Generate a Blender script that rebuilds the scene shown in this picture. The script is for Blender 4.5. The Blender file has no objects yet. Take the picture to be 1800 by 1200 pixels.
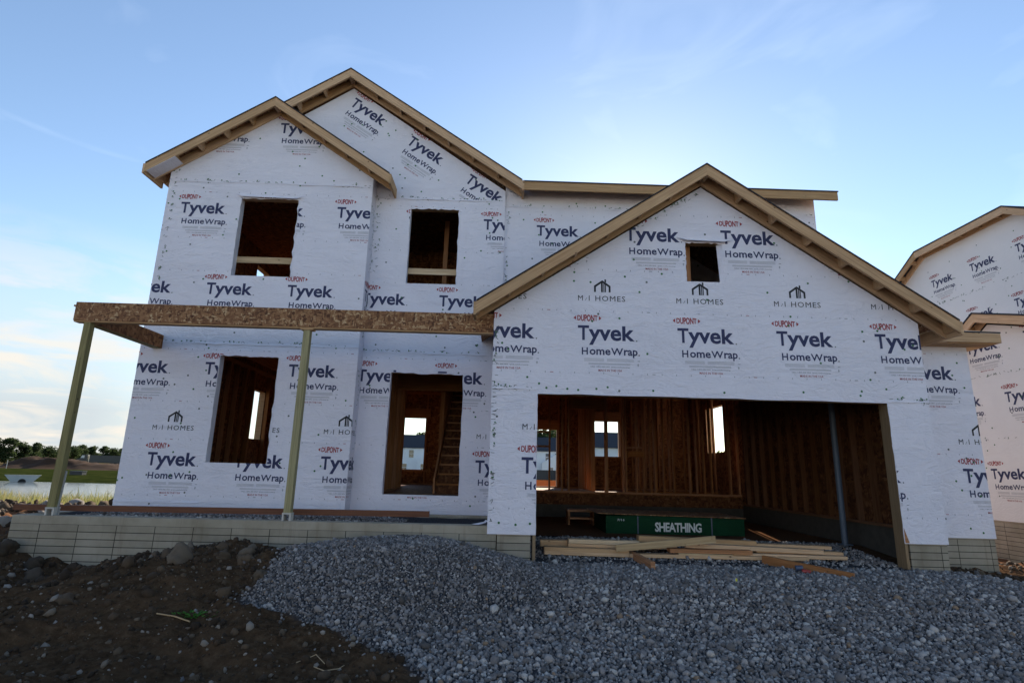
import bpy, bmesh, math, random
import numpy as np
from mathutils import Vector, Matrix
random.seed(7); RNG = np.random.default_rng(11)
S = bpy.context.scene; COL = S.collection
R = math.radians

# ---------------------------------------------------------------- camera, sky, sun, exposure
EYE = 1.6
def cam_axes(pitch=.2261, roll=.0254, yaw=.0177):
    f0 = Vector((math.sin(yaw), math.cos(yaw), 0)); r0 = Vector((math.cos(yaw), -math.sin(yaw), 0)); u0 = Vector((0, 0, 1))
    fw = f0*math.cos(pitch) + u0*math.sin(pitch); u1 = u0*math.cos(pitch) - f0*math.sin(pitch)
    return r0*math.cos(roll) + u1*math.sin(roll), u1*math.cos(roll) - r0*math.sin(roll), fw
cd = bpy.data.cameras.new('camera'); cam = bpy.data.objects.new('camera', cd); COL.objects.link(cam)
cr, cu, cf = cam_axes()
cam.matrix_world = Matrix(((cr.x, cu.x, -cf.x, 0), (cr.y, cu.y, -cf.y, 0), (cr.z, cu.z, -cf.z, EYE), (0, 0, 0, 1)))
cd.sensor_width = 36; cd.lens = 984.42/1800*36; cd.clip_start = .05; cd.clip_end = 6000
S.camera = cam
SUN_EL, SUN_AZ = R(24), R(13)          # azimuth from +Y towards +X
sv = Vector((math.sin(SUN_AZ)*math.cos(SUN_EL), math.cos(SUN_AZ)*math.cos(SUN_EL), math.sin(SUN_EL)))
ld = bpy.data.lights.new('sun', 'SUN'); ld.energy = 4.2; ld.angle = R(.5); ld.color = (1, .86, .68)
sun = bpy.data.objects.new('sun', ld); COL.objects.link(sun); sun.rotation_euler = sv.to_track_quat('Z', 'Y').to_euler()
W = bpy.data.worlds.new('World'); S.world = W; W.use_nodes = True
wn = W.node_tree; wn.nodes.clear()
def wnode(t, **k):
    n = wn.nodes.new(t)
    for a, b in k.items(): setattr(n, a, b)
    return n
sky = wnode('ShaderNodeTexSky', sky_type='NISHITA', sun_disc=False)
sky.sun_elevation = SUN_EL; sky.sun_rotation = SUN_AZ % (2*math.pi); sky.air_density = 1.0; sky.dust_density = .10; sky.ozone_density = 1.4
tc = wnode('ShaderNodeTexCoord'); sep = wnode('ShaderNodeSeparateXYZ'); wn.links.new(tc.outputs['Generated'], sep.inputs[0])
mp = wnode('ShaderNodeMapping'); mp.inputs['Scale'].default_value = (5, 5, 22); mp.inputs['Rotation'].default_value = (.1, .06, 0); wn.links.new(tc.outputs['Generated'], mp.inputs[0])
nz = wnode('ShaderNodeTexNoise'); nz.inputs['Scale'].default_value = 1.3; nz.inputs['Detail'].default_value = 7; nz.inputs['Roughness'].default_value = .58; nz.inputs['Distortion'].default_value = .5
wn.links.new(mp.outputs[0], nz.inputs['Vector'])
rp = wnode('ShaderNodeValToRGB'); rp.color_ramp.elements[0].position = .44; rp.color_ramp.elements[1].position = .60; wn.links.new(nz.outputs['Fac'], rp.inputs[0])
band = wnode('ShaderNodeMapRange', clamp=True); band.inputs[1].default_value = .33; band.inputs[2].default_value = .10; wn.links.new(sep.outputs['Z'], band.inputs[0])
side = wnode('ShaderNodeMapRange', clamp=True); side.inputs[1].default_value = -.2; side.inputs[2].default_value = -.58; wn.links.new(sep.outputs['X'], side.inputs[0])
m1 = wnode('ShaderNodeMath', operation='MULTIPLY'); wn.links.new(rp.outputs[0], m1.inputs[0]); wn.links.new(band.outputs[0], m1.inputs[1])
m2 = wnode('ShaderNodeMath', operation='MULTIPLY'); wn.links.new(m1.outputs[0], m2.inputs[0]); wn.links.new(side.outputs[0], m2.inputs[1])
# thin high cirrus
mp2 = wnode('ShaderNodeMapping'); mp2.inputs['Scale'].default_value = (2.2, 2.2, 5); mp2.inputs['Rotation'].default_value = (.5, .5, .9); wn.links.new(tc.outputs['Generated'], mp2.inputs[0])
nz2 = wnode('ShaderNodeTexNoise'); nz2.inputs['Scale'].default_value = 1.5; nz2.inputs['Detail'].default_value = 5; nz2.inputs['Distortion'].default_value = 1.2; wn.links.new(mp2.outputs[0], nz2.inputs['Vector'])
rp2 = wnode('ShaderNodeMapRange', clamp=True); rp2.inputs[1].default_value = .58; rp2.inputs[2].default_value = .82; rp2.inputs[4].default_value = .07; wn.links.new(nz2.outputs['Fac'], rp2.inputs[0])
mx0 = wnode('ShaderNodeMix', data_type='RGBA'); mx0.inputs[7].default_value = (11, 11.5, 12, 1)
wn.links.new(rp2.outputs[0], mx0.inputs[0]); wn.links.new(sky.outputs[0], mx0.inputs[6])
hz = wnode('ShaderNodeMapRange', clamp=True); hz.inputs[1].default_value = .30; hz.inputs[2].default_value = .07; hz.inputs[4].default_value = .97; wn.links.new(sep.outputs['Z'], hz.inputs[0])
hz2 = wnode('ShaderNodeMath', operation='MULTIPLY'); wn.links.new(hz.outputs[0], hz2.inputs[0]); wn.links.new(side.outputs[0], hz2.inputs[1])
mxh = wnode('ShaderNodeMix', data_type='RGBA'); mxh.inputs[7].default_value = (3.05, 3.35, 3.55, 1); wn.links.new(hz2.outputs[0], mxh.inputs[0]); wn.links.new(mx0.outputs[2], mxh.inputs[6])
mx = wnode('ShaderNodeMix', data_type='RGBA'); mx.inputs[7].default_value = (4.7, 4.3, 3.75, 1)
m3 = wnode('ShaderNodeMath', operation='MULTIPLY'); m3.inputs[1].default_value = .92; wn.links.new(m2.outputs[0], m3.inputs[0])
wn.links.new(m3.outputs[0], mx.inputs[0]); wn.links.new(mxh.outputs[2], mx.inputs[6])
bg = wnode('ShaderNodeBackground'); bg.inputs[1].default_value = .09; wn.links.new(mx.outputs[2], bg.inputs[0])
wo = wnode('ShaderNodeOutputWorld'); wn.links.new(bg.outputs[0], wo.inputs[0])
S.view_settings.view_transform = 'Standard'; S.view_settings.look = 'None'; S.view_settings.gamma = 1
S.view_settings.exposure = 1.28
S.cycles.max_bounces = 10; S.cycles.diffuse_bounces = 6; S.cycles.use_denoising = True

# ---------------------------------------------------------------- materials
class NT:
    def __init__(s, name):
        s.m = bpy.data.materials.new(name); s.m.use_nodes = True; s.t = s.m.node_tree; s.p = s.t.nodes['Principled BSDF']
        s.tc = s.t.nodes.new('ShaderNodeTexCoord')
    def n(s, t, ins=None, **k):
        q = s.t.nodes.new(t)
        for a, b in k.items(): setattr(q, a, b)
        for a, b in (ins or {}).items(): s.set(q.inputs[a], b)
        return q
    def set(s, sock, b):
        if hasattr(b, 'is_output'): s.t.links.new(b, sock)
        else: sock.default_value = b
    def map(s, src, scale, rot=(0, 0, 0), loc=(0, 0, 0)):
        return s.n('ShaderNodeMapping', {0: s.tc.outputs[src] if isinstance(src, str) else src, 'Scale': scale, 'Rotation': rot, 'Location': loc}).outputs[0]
    def noise(s, vec, scale, detail=4, rough=.5, dist=0):
        return s.n('ShaderNodeTexNoise', {'Vector': vec, 'Scale': scale, 'Detail': detail, 'Roughness': rough, 'Distortion': dist}).outputs['Fac']
    def ramp(s, fac, stops):
        q = s.n('ShaderNodeValToRGB', {0: fac}); e = q.color_ramp.elements
        while len(e) < len(stops): e.new(.5)
        for i, (p, c) in enumerate(stops): e[i].position = p; e[i].color = (*c, 1)
        return q.outputs[0]
    def mix(s, fac, a, b, bt='MIX'):
        q = s.n('ShaderNodeMix', data_type='RGBA', blend_type=bt)
        s.set(q.inputs[0], fac); s.set(q.inputs[6], a if hasattr(a, 'is_output') else (*a, 1)); s.set(q.inputs[7], b if hasattr(b, 'is_output') else (*b, 1))
        return q.outputs[2]
    def mr(s, v, a, b, c=0, d=1):
        return s.n('ShaderNodeMapRange', {0: v, 1: a, 2: b, 3: c, 4: d}, clamp=True).outputs[0]
    def math(s, op, a, b=0.):
        q = s.n('ShaderNodeMath', operation=op); s.set(q.inputs[0], a); s.set(q.inputs[1], b); return q.outputs[0]
    def bump(s, h, strength, dist):
        q = s.n('ShaderNodeBump', {'Height': h, 'Strength': strength, 'Distance': dist})
        prev = s.p.inputs['Normal'].links
        if prev: s.t.links.new(prev[0].from_socket, q.inputs['Normal'])
        s.t.links.new(q.outputs[0], s.p.inputs['Normal'])
    def fin(s, col, rough=.8, spec=.3):
        s.set(s.p.inputs['Base Color'], col if hasattr(col, 'is_output') else (*col, 1)); s.set(s.p.inputs['Roughness'], rough); s.p.inputs['Specular IOR Level'].default_value = spec
        return s.m
def plain(name, c, rough=.7, spec=.3, var=.15):
    t = NT(name); f = t.noise(t.tc.outputs['Object'], 9, 5)
    return t.fin(t.mix(f, tuple(x*(1-var) for x in c), tuple(min(1, x*(1+var)) for x in c)), rough, spec)
def wrap_mat(name, c, k=1.):
    t = NT(name); o = t.tc.outputs['Object']
    big = t.noise(t.map('Object', (1, 1, 1)), .8, 3, .5, .6)
    col = t.mix(t.mr(big, .3, .7), tuple(x*.95 for x in c), c)
    stn = t.noise(t.map('Object', (1, 1, .35)), 3.3, 5, .65)
    col = t.mix(t.mr(stn, .6, .8, 0, .22), col, tuple(x*.72*y for x, y in zip(c, (1.02, 1, .95))))
    wr1 = t.noise(t.map('Object', (1, 1, 1.6), (.2, .5, .3)), 2.3, 4, .55, 1.2)
    rid = t.math('ABSOLUTE', t.math('SUBTRACT', wr1, .5))
    t.bump(t.mr(rid, 0, .1), .35*k, .012)
    wr2 = t.noise(t.map('Object', (1, 1, .3), (0, .35, 0)), 6, 3, .5, .7)
    t.bump(wr2, .5*k, .014)
    cr1 = t.noise(t.map('Object', (.7, .7, 5), (0, .6, 0)), 1.6, 4, .6, 1.5); t.bump(t.mr(t.math('ABSOLUTE', t.math('SUBTRACT', cr1, .5)), 0, .035), .32*k, .015)
    cr2 = t.noise(t.map('Object', (.6, .6, 4.), (0, -.75, 0)), 1.3, 4, .6, 1.5); t.bump(t.mr(t.math('ABSOLUTE', t.math('SUBTRACT', cr2, .47)), 0, .03), .28*k, .015)
    t.bump(t.noise(o, 160, 2), .12, .002)
    return t.fin(col, .55, .35)
def lumber_mat(name, dark, light, knot=(.10, .05, .025)):
    t = NT(name); uv = 'UV'
    rnd = t.n('ShaderNodeObjectInfo').outputs['Random']
    off = t.n('ShaderNodeCombineXYZ', {0: t.math('MULTIPLY', rnd, 31.), 1: t.math('MULTIPLY', rnd, 17.)}).outputs[0]
    base = t.n('ShaderNodeVectorMath', {0: t.tc.outputs['UV'], 1: off}, operation='ADD').outputs[0]
    g = t.noise(t.map(base, (.9, 26, 1)), 1.6, 5, .6, .8)
    col = t.ramp(g, [(.3, dark), (.5, tuple((a+b)/2 for a, b in zip(dark, light))), (.68, light)])
    blot = t.noise(t.map(base, (1.5, 4, 1)), 1.2, 3)
    col = t.mix(t.mr(blot, .45, .75, 0, .5), col, tuple(x*.62 for x in light))
    vo = t.n('ShaderNodeTexVoronoi', {'Vector': t.map(base, (5.5, 8.5, 1)), 'Scale': 1., 'Randomness': 1.}); v = vo.outputs['Distance']
    kn = t.math('MULTIPLY', t.mr(v, .13, .05), t.math('GREATER_THAN', t.n('ShaderNodeSeparateColor', {0: vo.outputs['Color']}).outputs[0], .66))
    col = t.mix(kn, col, knot)
    hs = t.n('ShaderNodeHueSaturation', {'Color': col, 'Value': t.mr(rnd, 0, 1, .8, 1.15), 'Saturation': t.mr(rnd, 0, 1, 1.1, .9)}).outputs[0]
    t.bump(g, .25, .003)
    return t.fin(hs, .75, .25)
def osb_mat(name, cols, sc=1.):
    t = NT(name); u = t.map('UV', (1, 1, 1))
    wob = t.n('ShaderNodeTexNoise', {'Vector': u, 'Scale': 7*sc, 'Detail': 3}).outputs['Color']
    v1 = t.n('ShaderNodeVectorMath', {0: u, 1: t.n('ShaderNodeVectorMath', {0: wob, 1: (.09, .09, 0)}, operation='MULTIPLY').outputs[0]}, operation='ADD').outputs[0]
    a = t.n('ShaderNodeTexVoronoi', {'Vector': t.map(v1, (9*sc, 26*sc, 1), (0, 0, .6)), 'Scale': 1.}).outputs['Color']
    b = t.n('ShaderNodeTexVoronoi', {'Vector': t.map(v1, (24*sc, 8*sc, 1), (0, 0, .9)), 'Scale': 1.}).outputs['Color']
    ra = t.n('ShaderNodeSeparateColor', {0: a}).outputs[0]; rb = t.n('ShaderNodeSeparateColor', {0: b}).outputs[1]
    sel = t.mr(t.noise(u, 11*sc, 2), .46, .54)
    val = t.n('ShaderNodeMix', {0: sel, 2: ra, 3: rb}).outputs[0]
    col = t.ramp(val, [(0., cols[0]), (.45, cols[1]), (.8, cols[2]), (1., cols[3])])
    t.bump(val, .4, .004)
    return t.fin(col, .8, .25)
M = {}
M['wrap'] = wrap_mat('house_wrap', (.79, .76, .82))
M['wrap2'] = wrap_mat('house_wrap_neighbour', (.80, .78, .77), .4)
M['navy'] = plain('navy_ink', (.035, .04, .105), .6); M['red'] = plain('red_ink', (.33, .03, .035), .6); M['black'] = plain('black_ink', (.025, .025, .028), .6)
M['grey'] = plain('grey_ink', (.40, .40, .43), .6); M['grey2'] = plain('dark_grey_ink', (.2, .2, .22), .6); M['cap'] = plain('green_cap', (.05, .16, .06), .5); M['staple'] = plain('staple_mark', (.13, .14, .135), .5)
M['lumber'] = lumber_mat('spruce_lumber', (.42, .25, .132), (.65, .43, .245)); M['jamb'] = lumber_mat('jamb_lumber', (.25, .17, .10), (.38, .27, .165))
M['fresh'] = lumber_mat('fresh_lumber', (.42, .28, .15), (.66, .49, .30))
M['frame'] = lumber_mat('framing_lumber', (.26, .105, .038), (.48, .225, .095)); M['frame_shade'] = lumber_mat('shaded_framing', (.10, .04, .016), (.19, .085, .036))  # second lumber: framing copy with the dim garage's shade put into its colour
M['treated'] = lumber_mat('treated_lumber', (.20, .17, .075), (.36, .31, .15))
M['redboard'] = lumber_mat('red_brown_board', (.12, .05, .03), (.20, .085, .045))
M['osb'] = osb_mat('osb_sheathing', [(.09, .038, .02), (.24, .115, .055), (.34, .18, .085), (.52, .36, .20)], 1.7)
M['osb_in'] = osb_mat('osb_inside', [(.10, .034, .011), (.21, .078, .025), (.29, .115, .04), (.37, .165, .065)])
M['felt'] = plain('roof_felt', (.025, .026, .03), .85)
M['shingle'] = plain('dark_shingles', (.028, .032, .042), .85, var=.3)
M['steel'] = plain('galvanized_steel', (.42, .43, .44), .45, .5); M['steel'].node_tree.nodes['Principled BSDF'].inputs['Metallic'].default_value = .7
M['white'] = plain('white_bracket', (.50, .47, .42), .6); M['pipe'] = plain('blue_grey_pipe', (.08, .11, .15), .45, .5)
M['siding'] = plain('white_siding', (.70, .72, .74), .6, var=.05); M['glass'] = plain('dark_glass', (.04, .05, .07), .1, .6)
M['tarp'] = plain('green_tarp', (.006, .06, .024), .5, .4); M['stencil'] = plain('white_stencil', (.62, .64, .62), .7)
M['truckdark'] = plain('dark_truck_paint', (.02, .022, .028), .4, .5); M['tyre'] = plain('tyre_rubber', (.015, .015, .016), .85); M['pale'] = plain('pale_concrete', (.40, .40, .38), .85, .1)
_t = NT('green_tarp_wrinkled'); _t.bump(_t.noise(_t.map('Object', (1.5, 1, 5), (0, .3, 0)), 3, 4, .6, 1.), .6, .03); M['tarp'] = _t.fin(_t.mix(_t.noise(_t.tc.outputs['Object'], 4, 4), (.002, .030, .011), (.004, .050, .019)), .6, .12)
M['orange'] = plain('orange_mesh', (.75, .16, .03), .6); M['bark'] = plain('bark', (.06, .045, .032), .9)
M['redplastic'] = plain('red_plastic', (.30, .03, .02), .4, .5); M['bluegrey'] = plain('blue_grey_plastic', (.05, .07, .12), .4, .5)
def concrete():
    t = NT('formed_concrete'); u = t.map('UV', (1, 1, 1))
    n1 = t.noise(t.tc.outputs['Object'], 2.2, 6, .6); n2 = t.noise(t.map('Object', (14, 14, .8)), 1., 4, .7)
    col = t.ramp(n1, [(.3, (.27, .232, .17)), (.5, (.345, .302, .23)), (.7, (.41, .362, .285))])
    col = t.mix(t.mr(n2, .55, .75, 0, .5), col, (.21, .155, .105))
    br = t.n('ShaderNodeTexBrick', {'Vector': u, 'Color1': (1, 1, 1, 1), 'Color2': (.82, .82, .82, 1), 'Mortar': (0, 0, 0, 1), 'Scale': 1., 'Mortar Size': .005, 'Mortar Smooth': .3, 'Brick Width': .49, 'Row Height': .0895})
    br.offset = 0.; br.offset_frequency = 2
    sx = t.n('ShaderNodeSeparateXYZ', {0: u})
    below = t.math('LESS_THAN', sx.outputs[1], -.001)
    mort = t.math('MULTIPLY', br.outputs['Fac'], below)
    col = t.mix(below, col, t.mix(1., col, br.outputs['Color'], 'MULTIPLY'))
    col = t.mix(t.math('MULTIPLY', mort, .2), col, (.13, .115, .09))
    jx = t.math('ABSOLUTE', t.math('SUBTRACT', t.math('FRACT', t.math('DIVIDE', sx.outputs[0], .98)), .5))
    jn = t.math('MULTIPLY', t.math('LESS_THAN', jx, .005), below)
    col = t.mix(t.math('MULTIPLY', jn, .42), col, (.08, .07, .055))
    t.bump(t.math('MULTIPLY', mort, -1.), .35, .008); t.bump(n1, .3, .01); t.bump(t.noise(t.tc.outputs['Object'], 60, 3), .2, .004)
    return t.fin(col, .9, .2)
M['conc'] = concrete()
def ground_mat():
    t = NT('ground_soil'); o = t.tc.outputs['Object']; sp = t.n('ShaderNodeSeparateXYZ', {0: o})
    n1 = t.noise(o, 1.7, 6, .6); n2 = t.noise(o, 14, 5, .65); n3 = t.noise(o, .09, 4, .6)
    dirt = t.ramp(n2, [(.28, (.034, .021, .012)), (.5, (.068, .042, .024)), (.72, (.110, .073, .044))])
    dirt = t.mix(t.mr(n1, .45, .65, 0, .7), dirt, (.085, .052, .030))
    red = t.mix(n2, (.10, .050, .028), (.20, .105, .06))
    fr = t.mr(sp.outputs[1], 8.2, 10.5)
    dirt = t.mix(fr, dirt, red)
    grass = t.ramp(t.noise(o, .6, 5, .6), [(.3, (.014, .022, .006)), (.55, (.028, .036, .010)), (.75, (.055, .054, .018))])
    fld = t.mix(t.mr(t.math('ADD', sp.outputs[1], t.math('MULTIPLY', n3, 60.)), 165, 200, 0, .85), grass, (.13, .095, .05))
    gf = t.mr(t.math('ADD', sp.outputs[1], t.math('MULTIPLY', n1, 5.)), 19, 25)
    col = t.mix(gf, dirt, fld)
    col = t.mix(t.mr(sp.outputs[1], -3, -6), col, (.23, .20, .15))  # unseen ground behind the viewer, made pale to bounce light onto the front
    gr = t.n('ShaderNodeAttribute', attribute_name='gravel').outputs['Fac']
    gcol = t.ramp(t.noise(o, 45, 4, .7), [(.3, (.02, .02, .023)), (.7, (.09, .09, .095))])
    col = t.mix(gr, col, gcol)
    t.bump(n2, .6, .03); t.bump(t.noise(o, 60, 5, .7), .5, .012)
    return t.fin(col, .95, .15)
M['ground'] = ground_mat(); M['ground'].node_tree.nodes['Principled BSDF'].inputs['Specular IOR Level'].default_value = 0; M['spoil'] = plain('dark_spoil', (.055, .030, .018), .95, .1, .4)
def attr_mat(name, stops, rough=.85, attr='tint', bump=40, spec=.25):
    t = NT(name); a = t.n('ShaderNodeAttribute', attribute_name=attr).outputs['Fac']
    col = t.ramp(a, stops); f = t.noise(t.tc.outputs['Object'], bump, 4, .65)
    col = t.mix(t.mr(f, .3, .7, 0, .35), col, t.mix(1., col, (.55, .55, .55), 'MULTIPLY'))
    t.bump(f, .3, .006)
    return t.fin(col, rough, spec)
M['conc_shade'] = plain('shaded_concrete', (.075, .068, .058), .9, .2, .3); M['osb_shade'] = osb_mat('shaded_sheathing', [(.06, .02, .008), (.11, .042, .015), (.15, .06, .022), (.2, .09, .04)]); M['stone'] = attr_mat('crushed_limestone', [(0, (.080, .072, .067)), (.4, (.195, .178, .170)), (.75, (.325, .30, .285)), (.93, (.47, .44, .41)), (.97, (.27, .185, .12))])  # first two: concrete and sheathing copies with interior shade put into the colour
M['clod'] = attr_mat('soil_clods', [(0, (.032, .021, .013)), (.5, (.072, .048, .030)), (.78, (.12, .085, .055)), (.88, (.20, .17, .135)), (1, (.30, .27, .24))], .95)
M['boulder'] = attr_mat('boulder_stone', [(0, (.055, .04, .027)), (.5, (.09, .067, .046)), (1, (.15, .12, .09))], .9, bump=14)
def leaf_mat(name, stops):
    t = NT(name); a = t.n('ShaderNodeAttribute', attribute_name='tint').outputs['Fac']; col = t.ramp(a, stops)
    t.fin(col, .7, .2)
    tr = t.n('ShaderNodeBsdfTranslucent', {0: col}); mx = t.n('ShaderNodeMixShader', {0: .5}); out = t.t.nodes['Material Output']
    t.t.links.new(t.p.outputs[0], mx.inputs[1]); t.t.links.new(tr.outputs[0], mx.inputs[2]); t.t.links.new(mx.outputs[0], out.inputs[0])
    return t.m
M['leaf'] = leaf_mat('tree_leaves', [(0, (.022, .035, .014)), (.5, (.045, .068, .026)), (1, (.085, .11, .04))])
M['grass'] = leaf_mat('dry_grass', [(0, (.10, .13, .035)), (.45, (.22, .22, .075)), (1, (.42, .34, .16))])
M['weed'] = leaf_mat('green_weed', [(0, (.04, .14, .02)), (1, (.12, .36, .05))])
def water():
    t = NT('pond_water'); t.bump(t.noise(t.map('Object', (1, 3, 1)), 1.1, 4), .12, .05)
    return t.fin((.10, .12, .13), .12, .6)
M['water'] = water()

# ---------------------------------------------------------------- mesh builder
class MB:
    def __init__(s): s.v = []; s.f = []; s.m = []; s.uv = []
    def face(s, pts, mat=0, uv=None):
        i = len(s.v); s.v += [tuple(p) for p in pts]; s.f.append(tuple(range(i, i+len(pts)))); s.m.append(mat)
        if uv is None:
            n = Vector((0, 0, 0)); p0 = Vector(pts[0])
            for a, b in zip(pts[1:-1], pts[2:]): n += (Vector(a)-p0).cross(Vector(b)-p0)
            ax = max(range(3), key=lambda k: abs(n[k])); k = [j for j in range(3) if j != ax]
            uv = [(p[k[0]], p[k[1]]) for p in pts]
        s.uv += uv
    def hexa(s, c, mat=0, L=None, mats=None):
        # c: 8 corners, index = ix + 2*iy + 4*iz ; L long axis for the grain
        e = [(Vector(c[1])-Vector(c[0])).length, (Vector(c[2])-Vector(c[0])).length, (Vector(c[4])-Vector(c[0])).length]
        if L is None: L = e.index(max(e))
        off = (random.random()*20, random.random()*20)
        for q, (idx, ax) in enumerate((((0, 4, 6, 2), 0), ((1, 3, 7, 5), 0), ((0, 1, 5, 4), 1), ((2, 6, 7, 3), 1), ((0, 2, 3, 1), 2), ((4, 5, 7, 6), 2))):
            o = [a for a in range(3) if a != ax]
            u, w = (L, [a for a in o if a != L][0]) if L in o else o
            uv = [(off[0] + ((i >> u) & 1)*e[u], off[1] + ax*.37 + ((i >> w) & 1)*e[w]) for i in idx]
            s.face([c[i] for i in idx], mats[q] if mats else mat, uv)
    def box(s, x0, x1, y0, y1, z0, z1, mat=0, L=None, mats=None):
        s.hexa([(x1 if i & 1 else x0, y1 if i & 2 else y0, z1 if i & 4 else z0) for i in range(8)], mat, L, mats)
    def beam(s, p, q, w, h, mat=0, up=(0, 0, 1)):
        p, q = Vector(p), Vector(q); d = (q-p).normalized(); sd = d.cross(Vector(up)).normalized(); u = sd.cross(d).normalized()
        s.hexa([tuple((q if i & 1 else p) + sd*(w/2 if i & 2 else -w/2) + u*(h/2 if i & 4 else -h/2)) for i in range(8)], mat, 0)
    def prism(s, poly, y0, y1, mat=0, f=lambda u, v, d: (u, d, v)):
        n = len(poly); o = (random.random()*9, random.random()*9)
        a = [f(u, v, y0) for u, v in poly]; b = [f(u, v, y1) for u, v in poly]
        # grain along the longest edge
        k = max(range(n), key=lambda i: (poly[i][0]-poly[i-1][0])**2 + (poly[i][1]-poly[i-1][1])**2)
        dx, dz = poly[k][0]-poly[k-1][0], poly[k][1]-poly[k-1][1]; l = math.hypot(dx, dz); dx /= l; dz /= l
        uv = [(o[0]+u*dx+v*dz, o[1]-u*dz+v*dx) for u, v in poly]
        s.face(a, mat, list(uv)); s.face(b[::-1], mat, uv[::-1])
        for i in range(n):
            j = (i+1) % n
            e = math.hypot(poly[j][0]-poly[i][0], poly[j][1]-poly[i][1])
            s.face([a[j], a[i], b[i], b[j]], mat, [(o[0]+uv[j][0], o[1]), (o[0]+uv[i][0], o[1]), (o[0]+uv[i][0], o[1]+abs(y1-y0)), (o[0]+uv[j][0], o[1]+abs(y1-y0))])
    def tube(s, pts, rad, mat=0, n=10, cap=True):
        rings = []
        for i, p in enumerate(pts):
            p = Vector(p); d = Vector(pts[min(i+1, len(pts)-1)])-Vector(pts[max(i-1, 0)]); d.normalize()
            a = d.cross(Vector((0, 0, 1)) if abs(d.z) < .9 else Vector((1, 0, 0))).normalized(); b = d.cross(a)
            r = rad[i] if isinstance(rad, (list, tuple)) else rad
            rings.append([p + (a*math.cos(2*math.pi*k/n) + b*math.sin(2*math.pi*k/n))*r for k in range(n)])
        for q, w in zip(rings, rings[1:]):
            for k in range(n): s.face([q[k], q[(k+1) % n], w[(k+1) % n], w[k]], mat)
        if cap: s.face(rings[0][::-1], mat); s.face(rings[-1], mat)
    def build(s, name, mats, parent=None, smooth=False):
        me = bpy.data.meshes.new(name); me.from_pydata(s.v, [], s.f)
        for q in (mats if isinstance(mats, list) else [mats]): me.materials.append(M[q] if isinstance(q, str) else q)
        me.polygons.foreach_set('material_index', s.m)
        ul = me.uv_layers.new(name='UVMap'); ul.data.foreach_set('uv', np.array(s.uv, 'f').ravel())
        if smooth: me.polygons.foreach_set('use_smooth', [True]*len(s.f))
        me.update(); return link(name, me, parent)
def link(name, data, parent=None):
    o = bpy.data.objects.new(name, data); COL.objects.link(o)
    if parent: o.parent = parent; o.matrix_parent_inverse = Matrix.Identity(4)
    return o
def tag(o, label=None, cat=None, group=None, kind=None):
    for k, v in (('label', label), ('category', cat), ('group', group), ('kind', kind)):
        if v: o[k] = v
    return o
def thing(name, label, cat, group=None): return tag(link(name, None), label, cat, group)
def dup(o, loc=None, parent=None):
    c = o.copy(); COL.objects.link(c)
    if parent: c.parent = parent
    if loc is not None: c.location = loc
    return c
def dup_tree(o, parent=None):
    kids = list(o.children); c = o.copy(); COL.objects.link(c)
    if parent: c.parent = parent
    for k in kids: dup_tree(k, c)
    return c

# ---------------------------------------------------------------- flat printed sheets: clipping of letters by the wall outline
def clip_half(poly, a, b, c):          # keep a*x + b*y + c >= 0
    out = []
    for i in range(len(poly)):
        p, q = poly[i-1], poly[i]; dp = a*p[0]+b*p[1]+c; dq = a*q[0]+b*q[1]+c
        if (dp >= 0) != (dq >= 0):
            t = dp/(dp-dq); out.append((p[0]+(q[0]-p[0])*t, p[1]+(q[1]-p[1])*t))
        if dq >= 0: out.append(q)
    return out
def area(p): return .5*sum(p[i-1][0]*p[i][1]-p[i][0]*p[i-1][1] for i in range(len(p)))
def minus_rect(polys, r):
    x0, x1, y0, y1 = r; out = []
    for p in polys:
        for hs in (((-1, 0, x0),), ((1, 0, -x1),), ((1, 0, -x0), (-1, 0, x1), (0, -1, y0)), ((1, 0, -x0), (-1, 0, x1), (0, 1, -y1))):
            q = p
            for h in hs: q = clip_half(q, *h) if q else q
            if len(q) > 2 and abs(area(q)) > 1e-6: out.append(q)
    return out
def clip_convex(tri, poly):            # poly counter-clockwise
    q = tri
    for i in range(len(poly)):
        (x0, y0), (x1, y1) = poly[i-1], poly[i]
        a, b = -(y1-y0), (x1-x0); q = clip_half(q, a, b, -(a*x0+b*y0))
        if len(q) < 3: return None
    return q
_txt = {}
def text2d(s, bold=0., res=2, space=1.):
    k = (s, bold, res, space)
    if k not in _txt:
        cu = bpy.data.curves.new('lettering', 'FONT'); cu.body = s; cu.offset = bold; cu.resolution_u = res; cu.space_character = space; cu.fill_mode = 'FRONT'
        o = bpy.data.objects.new('lettering', cu); COL.objects.link(o)
        dg = bpy.context.evaluated_depsgraph_get(); dg.update(); me = o.evaluated_get(dg).to_mesh(); me.calc_loop_triangles()
        v = np.array([w.co[:2] for w in me.vertices]); t = [tuple(q.vertices) for q in me.loop_triangles]
        o.evaluated_get(dg).to_mesh_clear(); bpy.data.objects.remove(o); bpy.data.curves.remove(cu)
        _txt[k] = (v, t)
    return _txt[k]
XH = None
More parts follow.
